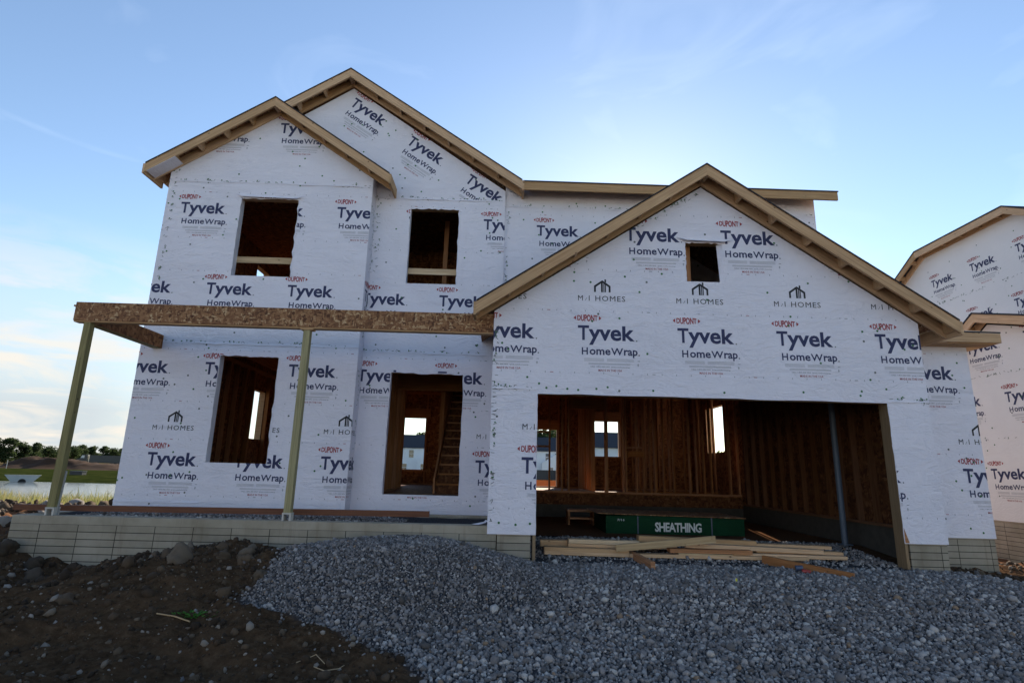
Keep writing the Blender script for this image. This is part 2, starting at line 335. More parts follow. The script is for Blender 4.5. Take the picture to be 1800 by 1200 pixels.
def text_tris(s, x0, x1, base, cap, mat, bold=0., res=2, space=1., warp=None, xh=None):
    v, t = text2d(s, bold, res, space); v = v.copy()
    lo, hi = v[:, 0].min(), v[:, 0].max(); ch = text2d('H', bold, res, 1.)[0]; c0, c1 = ch[:, 1].min(), ch[:, 1].max()
    v[:, 0] = x0+(v[:, 0]-lo)/(hi-lo)*(x1-x0); v[:, 1] = base+(v[:, 1]-c0)/(c1-c0)*cap
    if xh:                              # lift the x-height of the small letters to the share xh of the capitals
        xv = text2d('x', bold, res, 1.)[0]; x0h = (xv[:, 1].max()-c0)/(c1-c0); y = (v[:, 1]-base)/cap
        y = np.where(y < 0, y, np.where(y < x0h, y/x0h*xh, xh+(y-x0h)/(1.04-x0h)*(1.04-xh))); v[:, 1] = base+y*cap
    if warp is not None: v = warp(v)
    return [([tuple(v[i]) for i in q], mat) for q in t]
def poly_tris(p, mat): return [([p[0], p[i], p[i+1]], mat) for i in range(1, len(p)-1)]
def rect_tris(x0, x1, y0, y1, mat): return poly_tris([(x0, y0), (x1, y0), (x1, y1), (x0, y1)], mat)
# material slots of every wrapped wall
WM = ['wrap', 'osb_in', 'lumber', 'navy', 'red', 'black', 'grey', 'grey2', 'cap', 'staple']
NAVY, RED, BLK, GRY, GR2, CAP, STP = 3, 4, 5, 6, 7, 8, 9
def big_logo(builder_mark=False):
    T = []
    def oval(v):
        w = v.copy(); k = 1.12-.42*(abs((v[:, 0]-.2)/.165))**2; w[:, 1] = v[:, 1]*k; return w
    T += text_tris('DUPONT', .055, .345, -.045, .09, RED, .028, 2, .95, oval)
    T += poly_tris([(0, 0), (.036, -.03), (.036, .03)], RED) + poly_tris([(.40, 0), (.364, .03), (.364, -.03)], RED)
    T += text_tris('T', .063, .221, -.323, .214, NAVY, .022, 2) + text_tris('yvek', .214, .868, -.323, .214, NAVY, .026, 3, 1.0, None, .75)
    T += text_tris('H', .117, .203, -.531, .103, NAVY, .02, 2) + text_tris('ome', .226, .522, -.531, .103, NAVY, .022, 2, 1., None, .77)
    T += text_tris('W', .530, .700, -.531, .103, NAVY, .014, 2) + text_tris('rap', .712, .905, -.531, .103, NAVY, .022, 2, 1., None, .77)
    for x, y in ((.895, -.318), (.925, -.525)): T += poly_tris([(x+.011*math.cos(a*math.pi/4), y+.011*math.sin(a*math.pi/4)) for a in range(8)], GR2)
    for y in (-.588, -.604, -.620): T += rect_tris(.15, .43, y, y+.006, GRY) + rect_tris(.47, .85, y, y+.006, GRY)
    for y in (-.655, -.668): T += rect_tris(.21, .80, y, y+.006, GRY)
    T += text_tris('CALL 1-800-448-9835  tyvek.com/homewrap', .235, .79, -.708, .017, GR2, .012, 1)
    T += text_tris('MADE IN THE USA', .35, .68, -.765, .030, RED, .006, 1)
    T += rect_tris(.90, .935, -.612, -.605, GR2)
    for p in ([(.895, -.66), (.908, -.64), (.921, -.66), (.908, -.69)],): T += poly_tris(p, GRY)
    if builder_mark:
        T += text_tris('M', .066, .135, .256, .078, BLK, 0, 1) + text_tris('I', .221, .232, .256, .078, BLK, 0, 1) + text_tris('HOMES', .315, .745, .256, .078, BLK, 0, 2, 1.15)
        T += poly_tris([(.166, .258), (.172, .258), (.196, .30), (.190, .30)], BLK)
        for p in ([(.297, .39), (.324, .39), (.324, .468), (.297, .485)], [(.509, .39), (.536, .39), (.536, .485), (.509, .468)], [(.297, .485), (.324, .468), (.4165, .535), (.4165, .57)], [(.536, .485), (.4165, .57), (.4165, .535), (.509, .468)],
                  [(.398, .39), (.424, .39), (.424, .53), (.4165, .536), (.398, .522)], [(.433, .39), (.447, .39), (.447, .512), (.433, .522)], [(.455, .39), (.470, .39), (.470, .496), (.455, .506)], [(.449, .549), (.472, .533), (.472, .585), (.449, .585)]):
            T += poly_tris(p, BLK)
    return T
LOGO = {False: big_logo(False), True: big_logo(True)}
def put(T, x, y, rot=0., clip=None):
    c, s = math.cos(rot), math.sin(rot); out = []
    for p, m in T:
        q = [(x+a*c-b*s, y+a*s+b*c) for a, b in p]
        if clip: q = clip_convex(q, clip)
        if q: out.append((q, m))
    return out
def ticks(x0, x1, y, step=.204):
    T = []; x = x0+.07; k = 0
    while x < x1:
        T += rect_tris(x, x+.007, y-.011, y+.011, GR2)
        if k % 7 == 3: T += rect_tris(x+.07, x+.115, y-.004, y+.004, RED if k % 2 else GR2)
        x += step; k += 1
    return T
def caps(x0, x1, y0, y1, n, rnd):
    T = []
    for _ in range(n):
        x, y = rnd.uniform(x0, x1), rnd.uniform(y0, y1); r = .0165
        T += poly_tris([(x+r*math.cos(a*math.pi/4), y+r*math.sin(a*math.pi/4)) for a in range(8)], CAP if rnd.random() < .75 else STP)
    return T
def staples(p, q, n, rnd, w=.03):
    T = []
    for _ in range(n):
        t = rnd.random(); x = p[0]+(q[0]-p[0])*t+rnd.gauss(0, w*.5); y = p[1]+(q[1]-p[1])*t+rnd.gauss(0, w*.5); a = rnd.gauss(0, .5)
        l, h = rnd.uniform(.012, .03), .0035; c, s = math.cos(a), math.sin(a)
        T += poly_tris([(x+u*c-v*s, y+u*s+v*c) for u, v in ((-l, -h), (l, -h), (l, h), (-l, h))], STP)
        if rnd.random() < .3: T += poly_tris([(x+u, y+v+.02) for u, v in ((-.01, -.01), (.01, -.01), (.01, .01), (-.01, .01))], CAP)
    return T
def fY(y): return lambda u, v, d: (u, y+d, v)               # wall facing the viewer, u = x
def wall(name, poly, holes, fmap, prints, parent, thick=.15, mats=None, flip=False, jamb=(0, 2, 2, 0), lip=.0025):
    """one wrapped wall: outline poly (counter-clockwise u,v), rectangular openings, letters clipped by both"""
    b = MB(); pieces = [poly]
    for h in holes: pieces = minus_rect(pieces, h)
    def F(pts, mat, uv=None): b.face(pts[::-1] if flip else pts, mat, None)
    for p in pieces:
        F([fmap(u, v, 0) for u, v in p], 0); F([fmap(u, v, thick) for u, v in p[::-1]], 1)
    vmin = min(v for _, v in poly)
    for i in range(len(poly)):
        a, c = poly[i-1], poly[i]
        cut = [h for h in holes if h[2] < vmin]
        if cut and a[1] == c[1] == vmin:
            for (p, q) in ((a, (cut[0][0], vmin)), ((cut[0][1], vmin), c)): F([fmap(*q, 0), fmap(*p, 0), fmap(*p, thick), fmap(*q, thick)], 0)
            continue
        F([fmap(*c, 0), fmap(*a, 0), fmap(*a, thick), fmap(*c, thick)], 0)
    for x0, x1, y0, y1 in holes:
        foot = y0 < vmin; y0 = max(y0, vmin)
        for (p, q), m in list(zip((((x0, y0), (x0, y1)), ((x0, y1), (x1, y1)), ((x1, y1), (x1, y0)), ((x1, y0), (x0, y0))), jamb))[:3 if foot else 4]:
            F([fmap(*p, 0), fmap(*q, 0), fmap(*q, thick), fmap(*p, thick)], m)
    bb = [(min(x for x, _ in p), max(x for x, _ in p), min(y for _, y in p), max(y for _, y in p)) for p in pieces]
    for tri, m in prints:
        x0, x1 = min(p[0] for p in tri), max(p[0] for p in tri); y0, y1 = min(p[1] for p in tri), max(p[1] for p in tri)
        if area(tri) < 0: tri = tri[::-1]
        for p, (a0, a1, c0, c1) in zip(pieces, bb):
            if x1 < a0 or x0 > a1 or y1 < c0 or y0 > c1: continue
            q = clip_convex(tri, p)
            if q and abs(area(q)) > 1e-8: F([fmap(u, v, -lip - (.001 if m >= CAP else 0)) for u, v in q], m)
    return b.build(name, mats or WM, parent)

# ================================================================ THE HOUSE
house = thing('unfinished_house', 'unfinished two-storey house wrapped in white printed sheeting, with bare lumber eaves and an open garage', 'house')
PITCH = 1.418; SL = .667
rnd = random.Random(3)
AX0, AX1, AY = -6.21, -2.487, 9.54
BX1, BY = -.02, 9.87
CX1, CY = 6.02, 9.95
GX0, GX1, GY, GA = -.127, 5.971, 7.667, 2.925
RX1, RY = 7.44, 8.61
BACK = 17.3; FL = 1.13; CEIL = 3.87; FL2 = 4.15
def row(x, z, n0, n1, mark=False):
    T = []
    for k in range(n0, n1): T += put(LOGO[mark], x+k*PITCH, z)
    return T
def sheet_rows(x0, x1, z): return ticks(x0, x1, z+.105)+ticks(x0+.05, x1, z-.79)
# bay (left)
pr = row(-5.84, 1.86, 0, 3, True)+row(-6.54, 3.388, 0, 3)+row(-5.305, 4.812, -1, 3)+row(-5.99, 6.335, 0, 3)+put(LOGO[False], -7.12, 6.28, 0, [(-6.3, 5), (-6.03, 5), (-6.03, 7), (-6.3, 7)])
pr += row(-4.379, 8.02, -1, 1)
for z in (1.86, 3.388, 4.812, 6.335): pr += sheet_rows(AX0, AX1, z)
pr += caps(AX0, AX1, .9, 8, 85, rnd)
for z in (3.62, 6.66): pr += staples((AX0, z), (AX1, z), 60, rnd)
pr += staples((AX0+.1, 4.2), (AX0+.12, 7), 40, rnd)
AZ = 8.15-.0
wall('bay_wall', [(AX0, .86), (AX1, .86), (AX1, 6.84), (-4.348, 8.09), (AX0, 6.84)], [(-4.83, -3.82, 1.607, 3.41), (-4.86, -3.80, 4.85, 6.35)], fY(AY), pr, house)
# return between bay and entry
rp_ = put(LOGO[True], -.513, 1.86)+put(LOGO[False], .017, 4.812)+staples((.2, 1), (.25, 7.5), 90, rnd, .1)+caps(0, .33, 1, 7, 20, rnd)
wall('bay_return_wall', [(0, .86), (BY-AY-.004, .86), (BY-AY-.004, 7.2), (0, 7.2)], [], lambda u, v, d: (AX1+.004-d, AY+.001+u, v), rp_, house, .10)
# entry + gable
up = [(-6.2, 6.62), (0, 6.62), (0, 9.2), (-6.2, 9.2)]
pr = row(-2.61, 3.392, 0, 2)+row(-1.882, 1.865, 0, 2, True)+row(-2.66, 4.81, 0, 2)+row(-1.90, 6.345, 0, 2)
for x, z in ((-3.046, 8.888), (-1.87, 8.085), (-.696, 7.306)): pr += put(LOGO[False], x, z, math.atan(-SL), up)
for z in (1.865, 3.392, 4.81, 6.345): pr += sheet_rows(AX1, BX1, z)
pr += caps(AX1, BX1, .9, 9, 65, rnd)+caps(-4, -1, 6.6, 8.8, 25, rnd)
for z in (3.62, 6.62): pr += staples((AX1, z), (BX1, z), 50, rnd)
pr += staples((AX1+.05, 5), (AX1+.1, 6.7), 30, rnd, .08)
wall('entry_wall', [(AX0, .84), (BX1, .84), (BX1, 6.83), (-3.115, 8.96), (AX0, 6.83)], [(-1.966, -.664, 1.153, 3.25), (-1.8165, -.885, 4.915, 6.42), (AX0+.16, AX1-.14, 1.1, 6.75)], fY(BY), pr, house)
# upper wall above the garage
pr = row(.532, 6.295, 0, 4)+ticks(BX1, CX1, 6.40)+caps(BX1, CX1, 4.6, 6.7, 60, rnd)+staples((BX1, 6.57), (CX1, 6.57), 70, rnd)+staples((.02, 4.5), (.04, 6.5), 20, rnd)
wall('upper_wall', [(BX1+.001, 3.9), (CX1, 3.9), (CX1, 7.02), (BX1+.001, 7.02)], [], fY(CY), pr, house)
# garage front
lo = [(-.2, .7), (6.1, .7), (6.1, 2.70), (-.2, 2.70)]
pr = row(1.001, 3.739, -1, 4, True)+row(1.704, 5.257, -1, 3)
for x in (.241, 4.57): pr += put(LOGO[True], x, 1.889, 0, lo)
for z in (3.739, 5.257): pr += sheet_rows(GX0, GX1, z)
pr += ticks(GX0, GX1, 1.115)+caps(GX0, GX1, .85, 5.4, 80, rnd)
for x in (.62, .75, .9, 1.05, 1.3, 1.46, 1.62, 2.1, 3.1, 4.2, 5.0): pr += caps(x, x+.02, 2.70, 2.76, 1, rnd)
pr += staples((GX0+.04, .9), (GX0+.05, 3.7), 60, rnd)+staples((GX0, 2.72), (.5, 2.72), 25, rnd)+staples((5.4, 2.68), (GX1, 2.68), 25, rnd)+staples((1.3, 4.85), (2.925, 5.72), 40, rnd, .06)
SOFZ = 5.835
wall('garage_wall', [(GX0, .788), (GX1, .788), (GX1, SOFZ-SL*(GX1-GA)), (GA, SOFZ), (GX0, SOFZ-SL*(GA-GX0))],
     [(.5045, 5.3845, .5, 2.648), (2.645, 3.22, 4.335, 4.945)], fY(GY), pr, house, jamb=(2, 2, 2, 0))
# storage wing at the right
pr = put(LOGO[False], 6.287, 3.487)+put(LOGO[True], 7.022, 1.909)+ticks(GX1, RX1, 2.01)+ticks(GX1, RX1, 1.12)+ticks(GX1, RX1, 3.58)+caps(GX1, RX1, .85, 3.6, 28, rnd)+staples((GX1+.05, 1), (GX1+.06, 3.6), 25, rnd)
wall('storage_wall', [(GX1+.002, .787), (RX1, .787), (RX1, 3.74), (GX1+.002, 3.74)], [], fY(RY), pr, house)
# side and back walls
fl = lambda u, v, d: (AX0+d, u, v); fr = lambda u, v, d: (GX1-d, u, v); fb = lambda u, v, d: (u, BACK-d, v)
wall('left_side_wall', [(AY+.15, .86), (BACK, .86), (BACK, 6.83), (AY+.15, 6.83)], [(13.66, 14.5, 2.2, 3.39), (13.15, 13.85, 5.0, 6.36)], fl, caps(9.7, 17, 1, 6.5, 60, rnd), house, flip=True)
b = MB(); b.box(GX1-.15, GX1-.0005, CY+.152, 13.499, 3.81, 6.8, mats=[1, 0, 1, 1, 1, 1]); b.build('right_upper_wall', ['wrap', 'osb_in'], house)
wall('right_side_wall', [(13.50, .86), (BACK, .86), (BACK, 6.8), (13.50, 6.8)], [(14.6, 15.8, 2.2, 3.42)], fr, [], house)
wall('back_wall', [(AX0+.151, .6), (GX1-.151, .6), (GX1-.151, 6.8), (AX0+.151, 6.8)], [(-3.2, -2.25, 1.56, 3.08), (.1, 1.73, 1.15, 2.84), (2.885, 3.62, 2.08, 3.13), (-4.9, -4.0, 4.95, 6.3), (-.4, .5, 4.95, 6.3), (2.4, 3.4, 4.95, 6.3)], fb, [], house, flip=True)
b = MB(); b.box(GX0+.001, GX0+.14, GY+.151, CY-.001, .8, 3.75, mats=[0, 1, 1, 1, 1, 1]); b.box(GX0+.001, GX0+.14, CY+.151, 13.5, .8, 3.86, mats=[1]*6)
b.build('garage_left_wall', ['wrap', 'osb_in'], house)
b = MB(); b.box(GX1-.153, GX1-.001, GY+.151, 13.5, .93, 3.75, mats=[1, 0, 1, 1, 1, 1]); b.build('garage_right_wall', ['wrap', 'osb_shade'], house)
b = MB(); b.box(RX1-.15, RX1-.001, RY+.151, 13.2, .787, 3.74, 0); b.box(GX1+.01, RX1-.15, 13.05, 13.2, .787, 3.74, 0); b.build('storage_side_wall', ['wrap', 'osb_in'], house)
# roof cavities closed from inside by the decks below -------------------------------------------------
def gable_roof(name, x0, x1, xa, ztop, yw, yb, over=.3, side=.30, n=6, sl=SL, ends=(None, None), fasc=(None, None)):
    zt = lambda x: ztop-sl*abs(x-xa)
    e0 = x0-side if ends[0] is None else ends[0]; e1 = x1+side if ends[1] is None else ends[1]
    yf = yw-over
    b = MB(); t = .024
    for xe in (e0, e1):
        P = [(xa, ztop), (xe, zt(xe)), (xe, zt(xe)+t), (xa, ztop+t)]
        if xe > xa: P = P[::-1]
        b.prism(P, yf-.012, yb)
        for k in range(len(b.m)-6, len(b.m)): b.m[k] = 1
        k = len(b.m)-6
        b.m[k] = b.m[k+1] = 0
        for q in range(4):
            a, c = P[q], P[(q+1) % 4]
            if min(a[1]-zt(a[0]), c[1]-zt(c[0])) > t/2 or abs(a[0]-c[0]) < 1e-6: b.m[k+2+q] = 0
    roof = b.build(name, ['felt', 'osb'], house)
    D = .168
    for xe in (e0, e1):
        for nm, ya, yb2, d in (('rake_board', yf, yf+.038, D), ('ledger_board', yw-.036, yw-.003, D+.02)):
            q = [(xa, ztop-.001), (xe, zt(xe)-.001), (xe, zt(xe)-d), (xa, ztop-d)]
            m = MB(); m.prism(q if xe < xa else q[::-1], ya, yb2); m.build(nm, 'lumber', roof)
        L = abs(xe-xa)
        for k in range(n+1):
            xx = xa+(xe-xa)*(k/n if k else .004/L)
            w = .036*(1 if xe > xa else -1)
            if k == n: xx -= w*1.1
            q = [(xx, zt(xx)-.003), (xx+w, zt(xx+w)-.003), (xx+w, zt(xx+w)-.135), (xx, zt(xx)-.135)]
            m = MB(); m.prism(q if w < 0 else q[::-1], yf+.039, yw-.037); m.build('lookout', 'lumber', roof)
        # eave fascia along the side
        w = .036*(1 if xe > xa else -1)
        m = MB(); m.box(min(xe, xe+w), max(xe, xe+w), yf-.004, (fasc[0] if xe < xa else fasc[1]) or yb-.05, zt(xe)-.19, zt(xe)-.004); m.build('eave_fascia', 'lumber', roof)
    return roof
garage_roof = gable_roof('garage_roof', GX0, GX1, GA, 6.045, GY, CY-.002, n=7, ends=(-.372, 6.335), fasc=(7.66, None))
bay_roof = gable_roof('bay_roof', AX0, AX1, -4.345, 8.245, AY, BY-.002, n=5, ends=(-6.50, -2.13))
main_roof = gable_roof('main_gable_roof', AX0, BX1, -3.118, 9.178, BY, BACK+.3, n=7, ends=(-6.485, .29))
# closed soffit corner at the bay's left end
zs = lambda x: 8.245-SL*abs(x+4.345)-.166
b = MB(); b.prism([(-6.46, zs(-6.46)), (-6.0, zs(-6.0)), (-6.0, zs(-6.0)-.008), (-6.46, zs(-6.46)-.008)][::-1], AY-.30, AY-.004); b.build('soffit_panel', 'wrap', bay_roof)
# roof over the part above the garage: eave towards the viewer
b = MB(); ef = 9.60; zc = 6.905; s5 = .40
for (y0, y1, f) in ((ef-.012, 13.6, 1), (BACK+.3, 13.6, -1)):
    zz = lambda y: zc+(y-ef)*s5 if f > 0 else zc+(BACK+.3-y)*s5+.0
    P = [(y0, zz(y0)), (y1, zz(13.6)), (y1, zz(13.6)+.025), (y0, zz(y0)+.025)]
    b.prism(P, .30, 6.30, 0, lambda u, v, d: (d, u, v)); b.m[-4] = 1
ur = b.build('upper_roof', ['felt', 'osb'], house)
b = MB(); b.box(.296, 6.286, ef, ef+.038, zc-.165, zc-.002); b.build('eave_fascia', 'lumber', ur)
b = MB()
for xx in (CX1-.16,): b.prism([(CY+.16, 6.8), (BACK, 6.8), (13.6, 8.4)], xx, xx+.15, 0, lambda u, v, d: (d, u, v))
b.build('gable_end_wall', 'wrap', house)
# storage roof
b = MB(); b.prism([(8.30, 3.865), (13.2, 5.3), (13.2, 5.325), (8.30, 3.89)], 6.02, 7.76, 0, lambda u, v, d: (d, u, v)); sr = b.build('storage_roof', ['felt'], house)
b = MB(); b.box(6.0, 7.755, 8.305, 8.343, 3.715, 3.862); b.build('eave_fascia', 'lumber', sr)
b = MB(); b.box(6.0, 7.7, 8.344, RY-.003, 3.70, 3.714); b.build('soffit_panel', 'lumber', sr)
b = MB(); b.box(7.72, 7.755, 8.344, 13.2, 3.715, 3.86); b.build('eave_fascia', 'lumber', sr)
# foundations: v = 0 at the bottom of the smooth top band
def found(name, x0, x1, y0, y1, z0, z1, band, parent=house, mat='conc'):
    b = MB(); zb = z1-band
    for (p, q) in (((x0, y0), (x1, y0)), ((x1, y0), (x1, y1)), ((x1, y1), (x0, y1)), ((x0, y1), (x0, y0))):
        l = math.hypot(q[0]-p[0], q[1]-p[1]); u0 = p[0]+p[1]*.0
        b.face([(*p, z0), (*q, z0), (*q, z1), (*p, z1)], 0, [(u0, z0-zb), (u0+l, z0-zb), (u0+l, z1-zb), (u0, z1-zb)])
    b.face([(x0, y0, z1), (x1, y0, z1), (x1, y1, z1), (x0, y1, z1)], 0, [(x0, .1), (x1, .1), (x1, .3), (x0, .3)])
    return b.build(name, mat, parent)
found('porch_foundation', -6.25, -.01, 7.69, 7.89, -.3, .885, .10)
found('porch_foundation', -6.25, -6.05, 7.891, 9.62, -.3, .884, .10)
found('garage_foundation', 0, .44, 7.692, 7.90, -.3, .80, .03)
found('garage_foundation', 5.46, GX1-.005, 7.695, 7.90, -.3, .80, .03)
found('garage_foundation', .441, 5.459, 7.70, 7.9, -.3, .452, .05)
found('storage_foundation', GX1, RX1-.01, RY+.025, RY+.2, -.3, .80, .03)
found('storage_foundation', RX1-.2, RX1-.01, RY+.201, 13.2, -.3, .80, .03)
found('house_foundation', AX0+.01, -.01, AY+.03, AY+.2, -.3, .86, .03)
found('house_foundation', AX0+.01, AX0+.2, AY+.2, BACK, -.3, .86, .03)
found('garage_foundation', 5.76, GX1-.002, 7.901, 13.6, -.3, .93, .03, house, 'conc_shade')
found('garage_foundation', 0, .1, 7.901, 13.6, -.3, .86, .03, house, 'conc_shade')
found('house_foundation', .1, 5.75, 13.52, 13.7, -.3, .86, .03, house, 'conc_shade')
found('house_foundation', 5.76, GX1-.002, 13.601, BACK, -.3, .86, .03)
found('house_foundation', AX0+.2, 5.75, BACK-.15, BACK, -.3, .59, .03)
# floors
b = MB(); b.box(AX0+.16, 5.8, 13.51, BACK-.16, FL-.02, FL); b.box(AX0+.16, -.02, BY+.155, 13.509, FL-.02, FL); b.box(AX0+.16, AX1-.16, AY+.155, BY-.005, FL-.02, FL)
sub = b.build('ground_floor', 'osb_in', house)
b = MB(); b.box(.02, 5.75, 13.505, 13.53, .862, FL-.021); b.build('rim_board', 'osb_shade', sub)
b = MB(); b.box(AX0+.16, 5.8, BY+.2, BACK-.16, FL2-.02, FL2); up2 = b.build('upper_floor', 'osb_in', house)
jm = MB(); jm.box(-.02, .02, 13.7, BACK-.16, CEIL, FL2-.021); j0 = jm.build('floor_joist', 'frame', up2)
jm = MB(); jm.box(-.02, .02, BY+.2, 13.69, CEIL, FL2-.021); j1 = jm.build('floor_joist', 'frame', up2)
j0.location = (-5.6, 0, 0); j1.location = (-5.6, 0, 0)
for k in range(1, 14):
    dup(j0, (-5.6+.8*k, 0, 0), up2)
    if k < 7: dup(j1, (-5.6+.8*k, 0, 0), up2)
# garage ceiling and beams
b = MB(); b.box(.02, 5.86, GY+.16, 13.5, 3.76, 3.80); b.build('garage_ceiling', 'osb', house)
# ---------------- framing
studs = {}
def stud(axis, z0, z1, mat='frame'):
    k = (axis, round(z1-z0, 2), mat)
    if k not in studs:
        m = MB(); m.box(-.019, .019, -.045, .045, 0, z1-z0) if axis == 'y' else m.box(-.045, .045, -.019, .019, 0, z1-z0)
        me = m.build('stud', mat); studs[k] = me.data; bpy.data.objects.remove(me)
    return studs[k]
def stud_wall(name, axis, c, a, bnd, z0, z1, at=None, step=.406, extra=None, mat='frame'):
    """axis 'y': wall in a y = c plane running along x;  'x': wall in an x = c plane running along y"""
    o = None
    for (p, q) in ((z0, z0+.038), (z1-.076, z1)):
        m = MB()
        if axis == 'y': m.box(a, bnd, c-.045, c+.045, p, q)
        else: m.box(c-.045, c+.045, a, bnd, p, q)
        k = m.build('top_plate' if o else name, mat, o or house); o = o or k
    for e in extra or ():
        m = MB(); m.box(*e); m.build('blocking', 'frame', o)
    at = at or [a+.03+step*k for k in range(int((bnd-a)/step)+1)]
    for t in at:
        s_ = link('stud', stud(axis, z0+.039, z1-.077, mat), o); s_.location = (t, c, z0+.039) if axis == 'y' else (c, t, z0+.039)
    return o
ex = [(1.69, 2.50, 13.44, 13.53, 3.08, 3.34), (.12, 1.18, 13.456, 13.53, 2.50, 2.54), (.12, 1.18, 13.456, 13.53, 2.16, 2.20), (3.05, 3.40, 13.456, 13.53, 2.18, 2.22), (3.05, 3.42, 13.456, 13.53, 3.32, 3.36), (3.05, 3.42, 13.456, 13.53, 1.98, 2.12)]
stud_wall('garage_back_wall', 'y', 13.555, .05, 5.74, FL, CEIL, [.1, .5, 1.20, 1.50, 1.66, 2.53, 2.57, 2.95, 3.02, 3.27, 3.44, 3.60, 3.71, 3.92, 4.16, 4.54, 4.7, 4.88, 5.05, 5.5, 5.7], extra=ex)
stud_wall('garage_right_framing', 'x', 5.77, 7.90, 13.4, .93, 3.75, mat='frame_shade')
stud_wall('left_room_framing', 'x', AX0+.205, 9.8, BACK-.2, FL, CEIL, [9.9+.406*k for k in range(10)]+[13.62, 14.54, 15.0, 15.4, 15.8])
stud_wall('hall_wall', 'x', -2.27, 10.1, 13.3, FL, CEIL, [10.15, 10.45, 10.86, 11.27, 11.67, 12.08, 12.49, 12.9, 13.2, 13.26])
stud_wall('stair_wall', 'x', -1.30, 12.6, 16.2, FL, CEIL, [12.65, 12.7, 13.05, 13.46, 13.86, 14.27])
bx = [(.0, 1.8, 17.03, 17.10, 2.86, 3.12), (2.8, 3.7, 17.03, 17.10, 3.15, 3.4), (-3.3, -2.1, 17.03, 17.10, 3.1, 3.35), (2.8, 3.7, 17.03, 17.10, 2.02, 2.06), (-3.3, -2.1, 17.03, 17.10, 1.50, 1.545)]
stud_wall('back_framing', 'y', 17.085, -6.0, 5.74, FL, CEIL, [-5.9, -5.5, -5.1, -4.7, -4.3, -3.9, -3.5, -3.26, -2.2, -1.8, -1.4, -1.0, -.6, -.2, .05, 1.78, 2.0, 2.4, 2.84, 3.66, 4.0, 4.4, 4.8], extra=bx)
# inner partition behind the garage, and the wall beside it
stud_wall('closet_wall', 'y', 15.0, 3.3, 5.74, FL, CEIL, [3.33, 3.7, 4.1, 4.14, 4.5, 4.9, 5.3, 5.7])
stud_wall('kitchen_wall', 'x', 2.27, 13.7, 16.0, FL, CEIL, [13.75, 14.1, 14.5, 14.9, 15.3, 15.9, 15.95])
# staircase
b = MB()
for k in range(13): b.box(-1.22, -.26, 11.3+.25*k, 11.3+.25*(k+1), FL+.19*k-.0, FL+.19*(k+1)-.031, 0)
st = b.build('staircase', 'osb_shade', house)
for k in range(13): m = MB(); m.box(-1.22, -.26, 11.265+.25*k, 11.3+.25*(k+1), FL+.19*(k+1)-.03, FL+.19*(k+1)); m.build('tread', 'frame', st)
b = MB(); b.prism([(11.2, FL), (14.6, FL+2.6), (14.6, FL+2.85), (11.2, FL+.28)], -1.262, -1.224, 0, lambda u, v, d: (d, u, v)); b.build('stringer', 'frame', st)
b = MB(); b.box(-2.3, -.03, 12.2, 12.25, CEIL-.62, CEIL-.001); b.build('header_beam', 'frame', house)
b = MB(); b.box(-2.9, -.03, 14.6, 14.65, CEIL-.3, CEIL-.001); b.build('header_beam', 'frame', house)
# upper storey partitions added to keep the rooms dark
b = MB(); b.box(-4.6, 5.8, 12.9, 12.95, FL2, 6.75, 0); b.box(-2.7, -2.65, 10.1, 12.9, FL2, 6.75, 0); b.box(-6.05, 5.85, BY+.2, BACK-.16, 6.76, 6.78, 0); b.build('darkening_partition', 'osb_in', house)
b = MB(); b.box(1.0, 1.09, 11.4, 11.44, 4.2, 6.7); b.box(-1.28, -1.19, 11.0, 11.04, 4.2, 6.7); b.build('upper_stud', 'frame', house)
# boards across the upper windows, and the window-opening trim
for x0, x1, y in ((-4.90, -3.76, AY+.155), (-1.86, -.85, BY+.155)):
    b = MB(); b.box(x0, x1, y, y+.038, 5.15, 5.265); b.build('brace_board', 'fresh', house)
b = MB(); b.box(2.70, 2.785, GY+.20, GY+.29, 4.2, 5.1); b.build('gable_stud', 'frame', house)
# garage opening jambs
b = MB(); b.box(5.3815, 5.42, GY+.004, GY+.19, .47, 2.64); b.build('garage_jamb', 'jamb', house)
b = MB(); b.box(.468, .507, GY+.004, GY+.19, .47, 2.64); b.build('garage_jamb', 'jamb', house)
b = MB(); b.box(.5075, 5.3810, GY+.004, GY+.19, 2.645, 2.683); b.build('garage_header', 'lumber', house)
# loose flaps of wrap at window corners
def flap(pts, col='wrap', y=None):
    m = MB(); m.face(pts, 0); m.face([(p[0], p[1]+.002, p[2]) for p in pts[::-1]], 0); m.build('wrap_flap', col, house)
flap([(2.52, GY-.02, 5.02), (2.66, GY-.055, 4.955), (3.22, GY-.055, 4.945), (3.36, GY-.03, 5.0), (3.22, GY-.005, 4.985), (2.66, GY-.005, 4.985)])
flap([(-4.95, AY-.03, 6.42), (-4.83, AY-.05, 6.355), (-3.84, AY-.05, 6.34), (-3.70, AY-.03, 6.43), (-3.84, AY-.004, 6.375), (-4.83, AY-.004, 6.385)])
flap([(3.14, GY+.01, 4.335), (3.215, GY-.004, 4.335), (3.215, GY-.004, 4.95), (3.13, GY+.05, 4.93)])
flap([(5.385, GY-.012, .80), (5.44, GY-.012, .80), (5.385, GY-.012, .99)], 'frame')
def lap(x0, x1, z, y, h=.035):           # lower edge of an overlapping sheet, hanging slightly loose
    m = MB(); r = random.Random(x0*31+z); n = max(8, int((x1-x0)/.16)); e = [(z-h*(.75+.5*r.random()), .004+.016*r.random()**2) for _ in range(n+1)]
    for k in range(n):
        a, c = x0+(x1-x0)*k/n, x0+(x1-x0)*(k+1)/n
        m.face([(a, y-e[k][1], e[k][0]), (c, y-e[k+1][1], e[k+1][0]), (c, y-.0032, z), (a, y-.0032, z)], 0)
    m.build('wrap_lap', 'wrap', house)
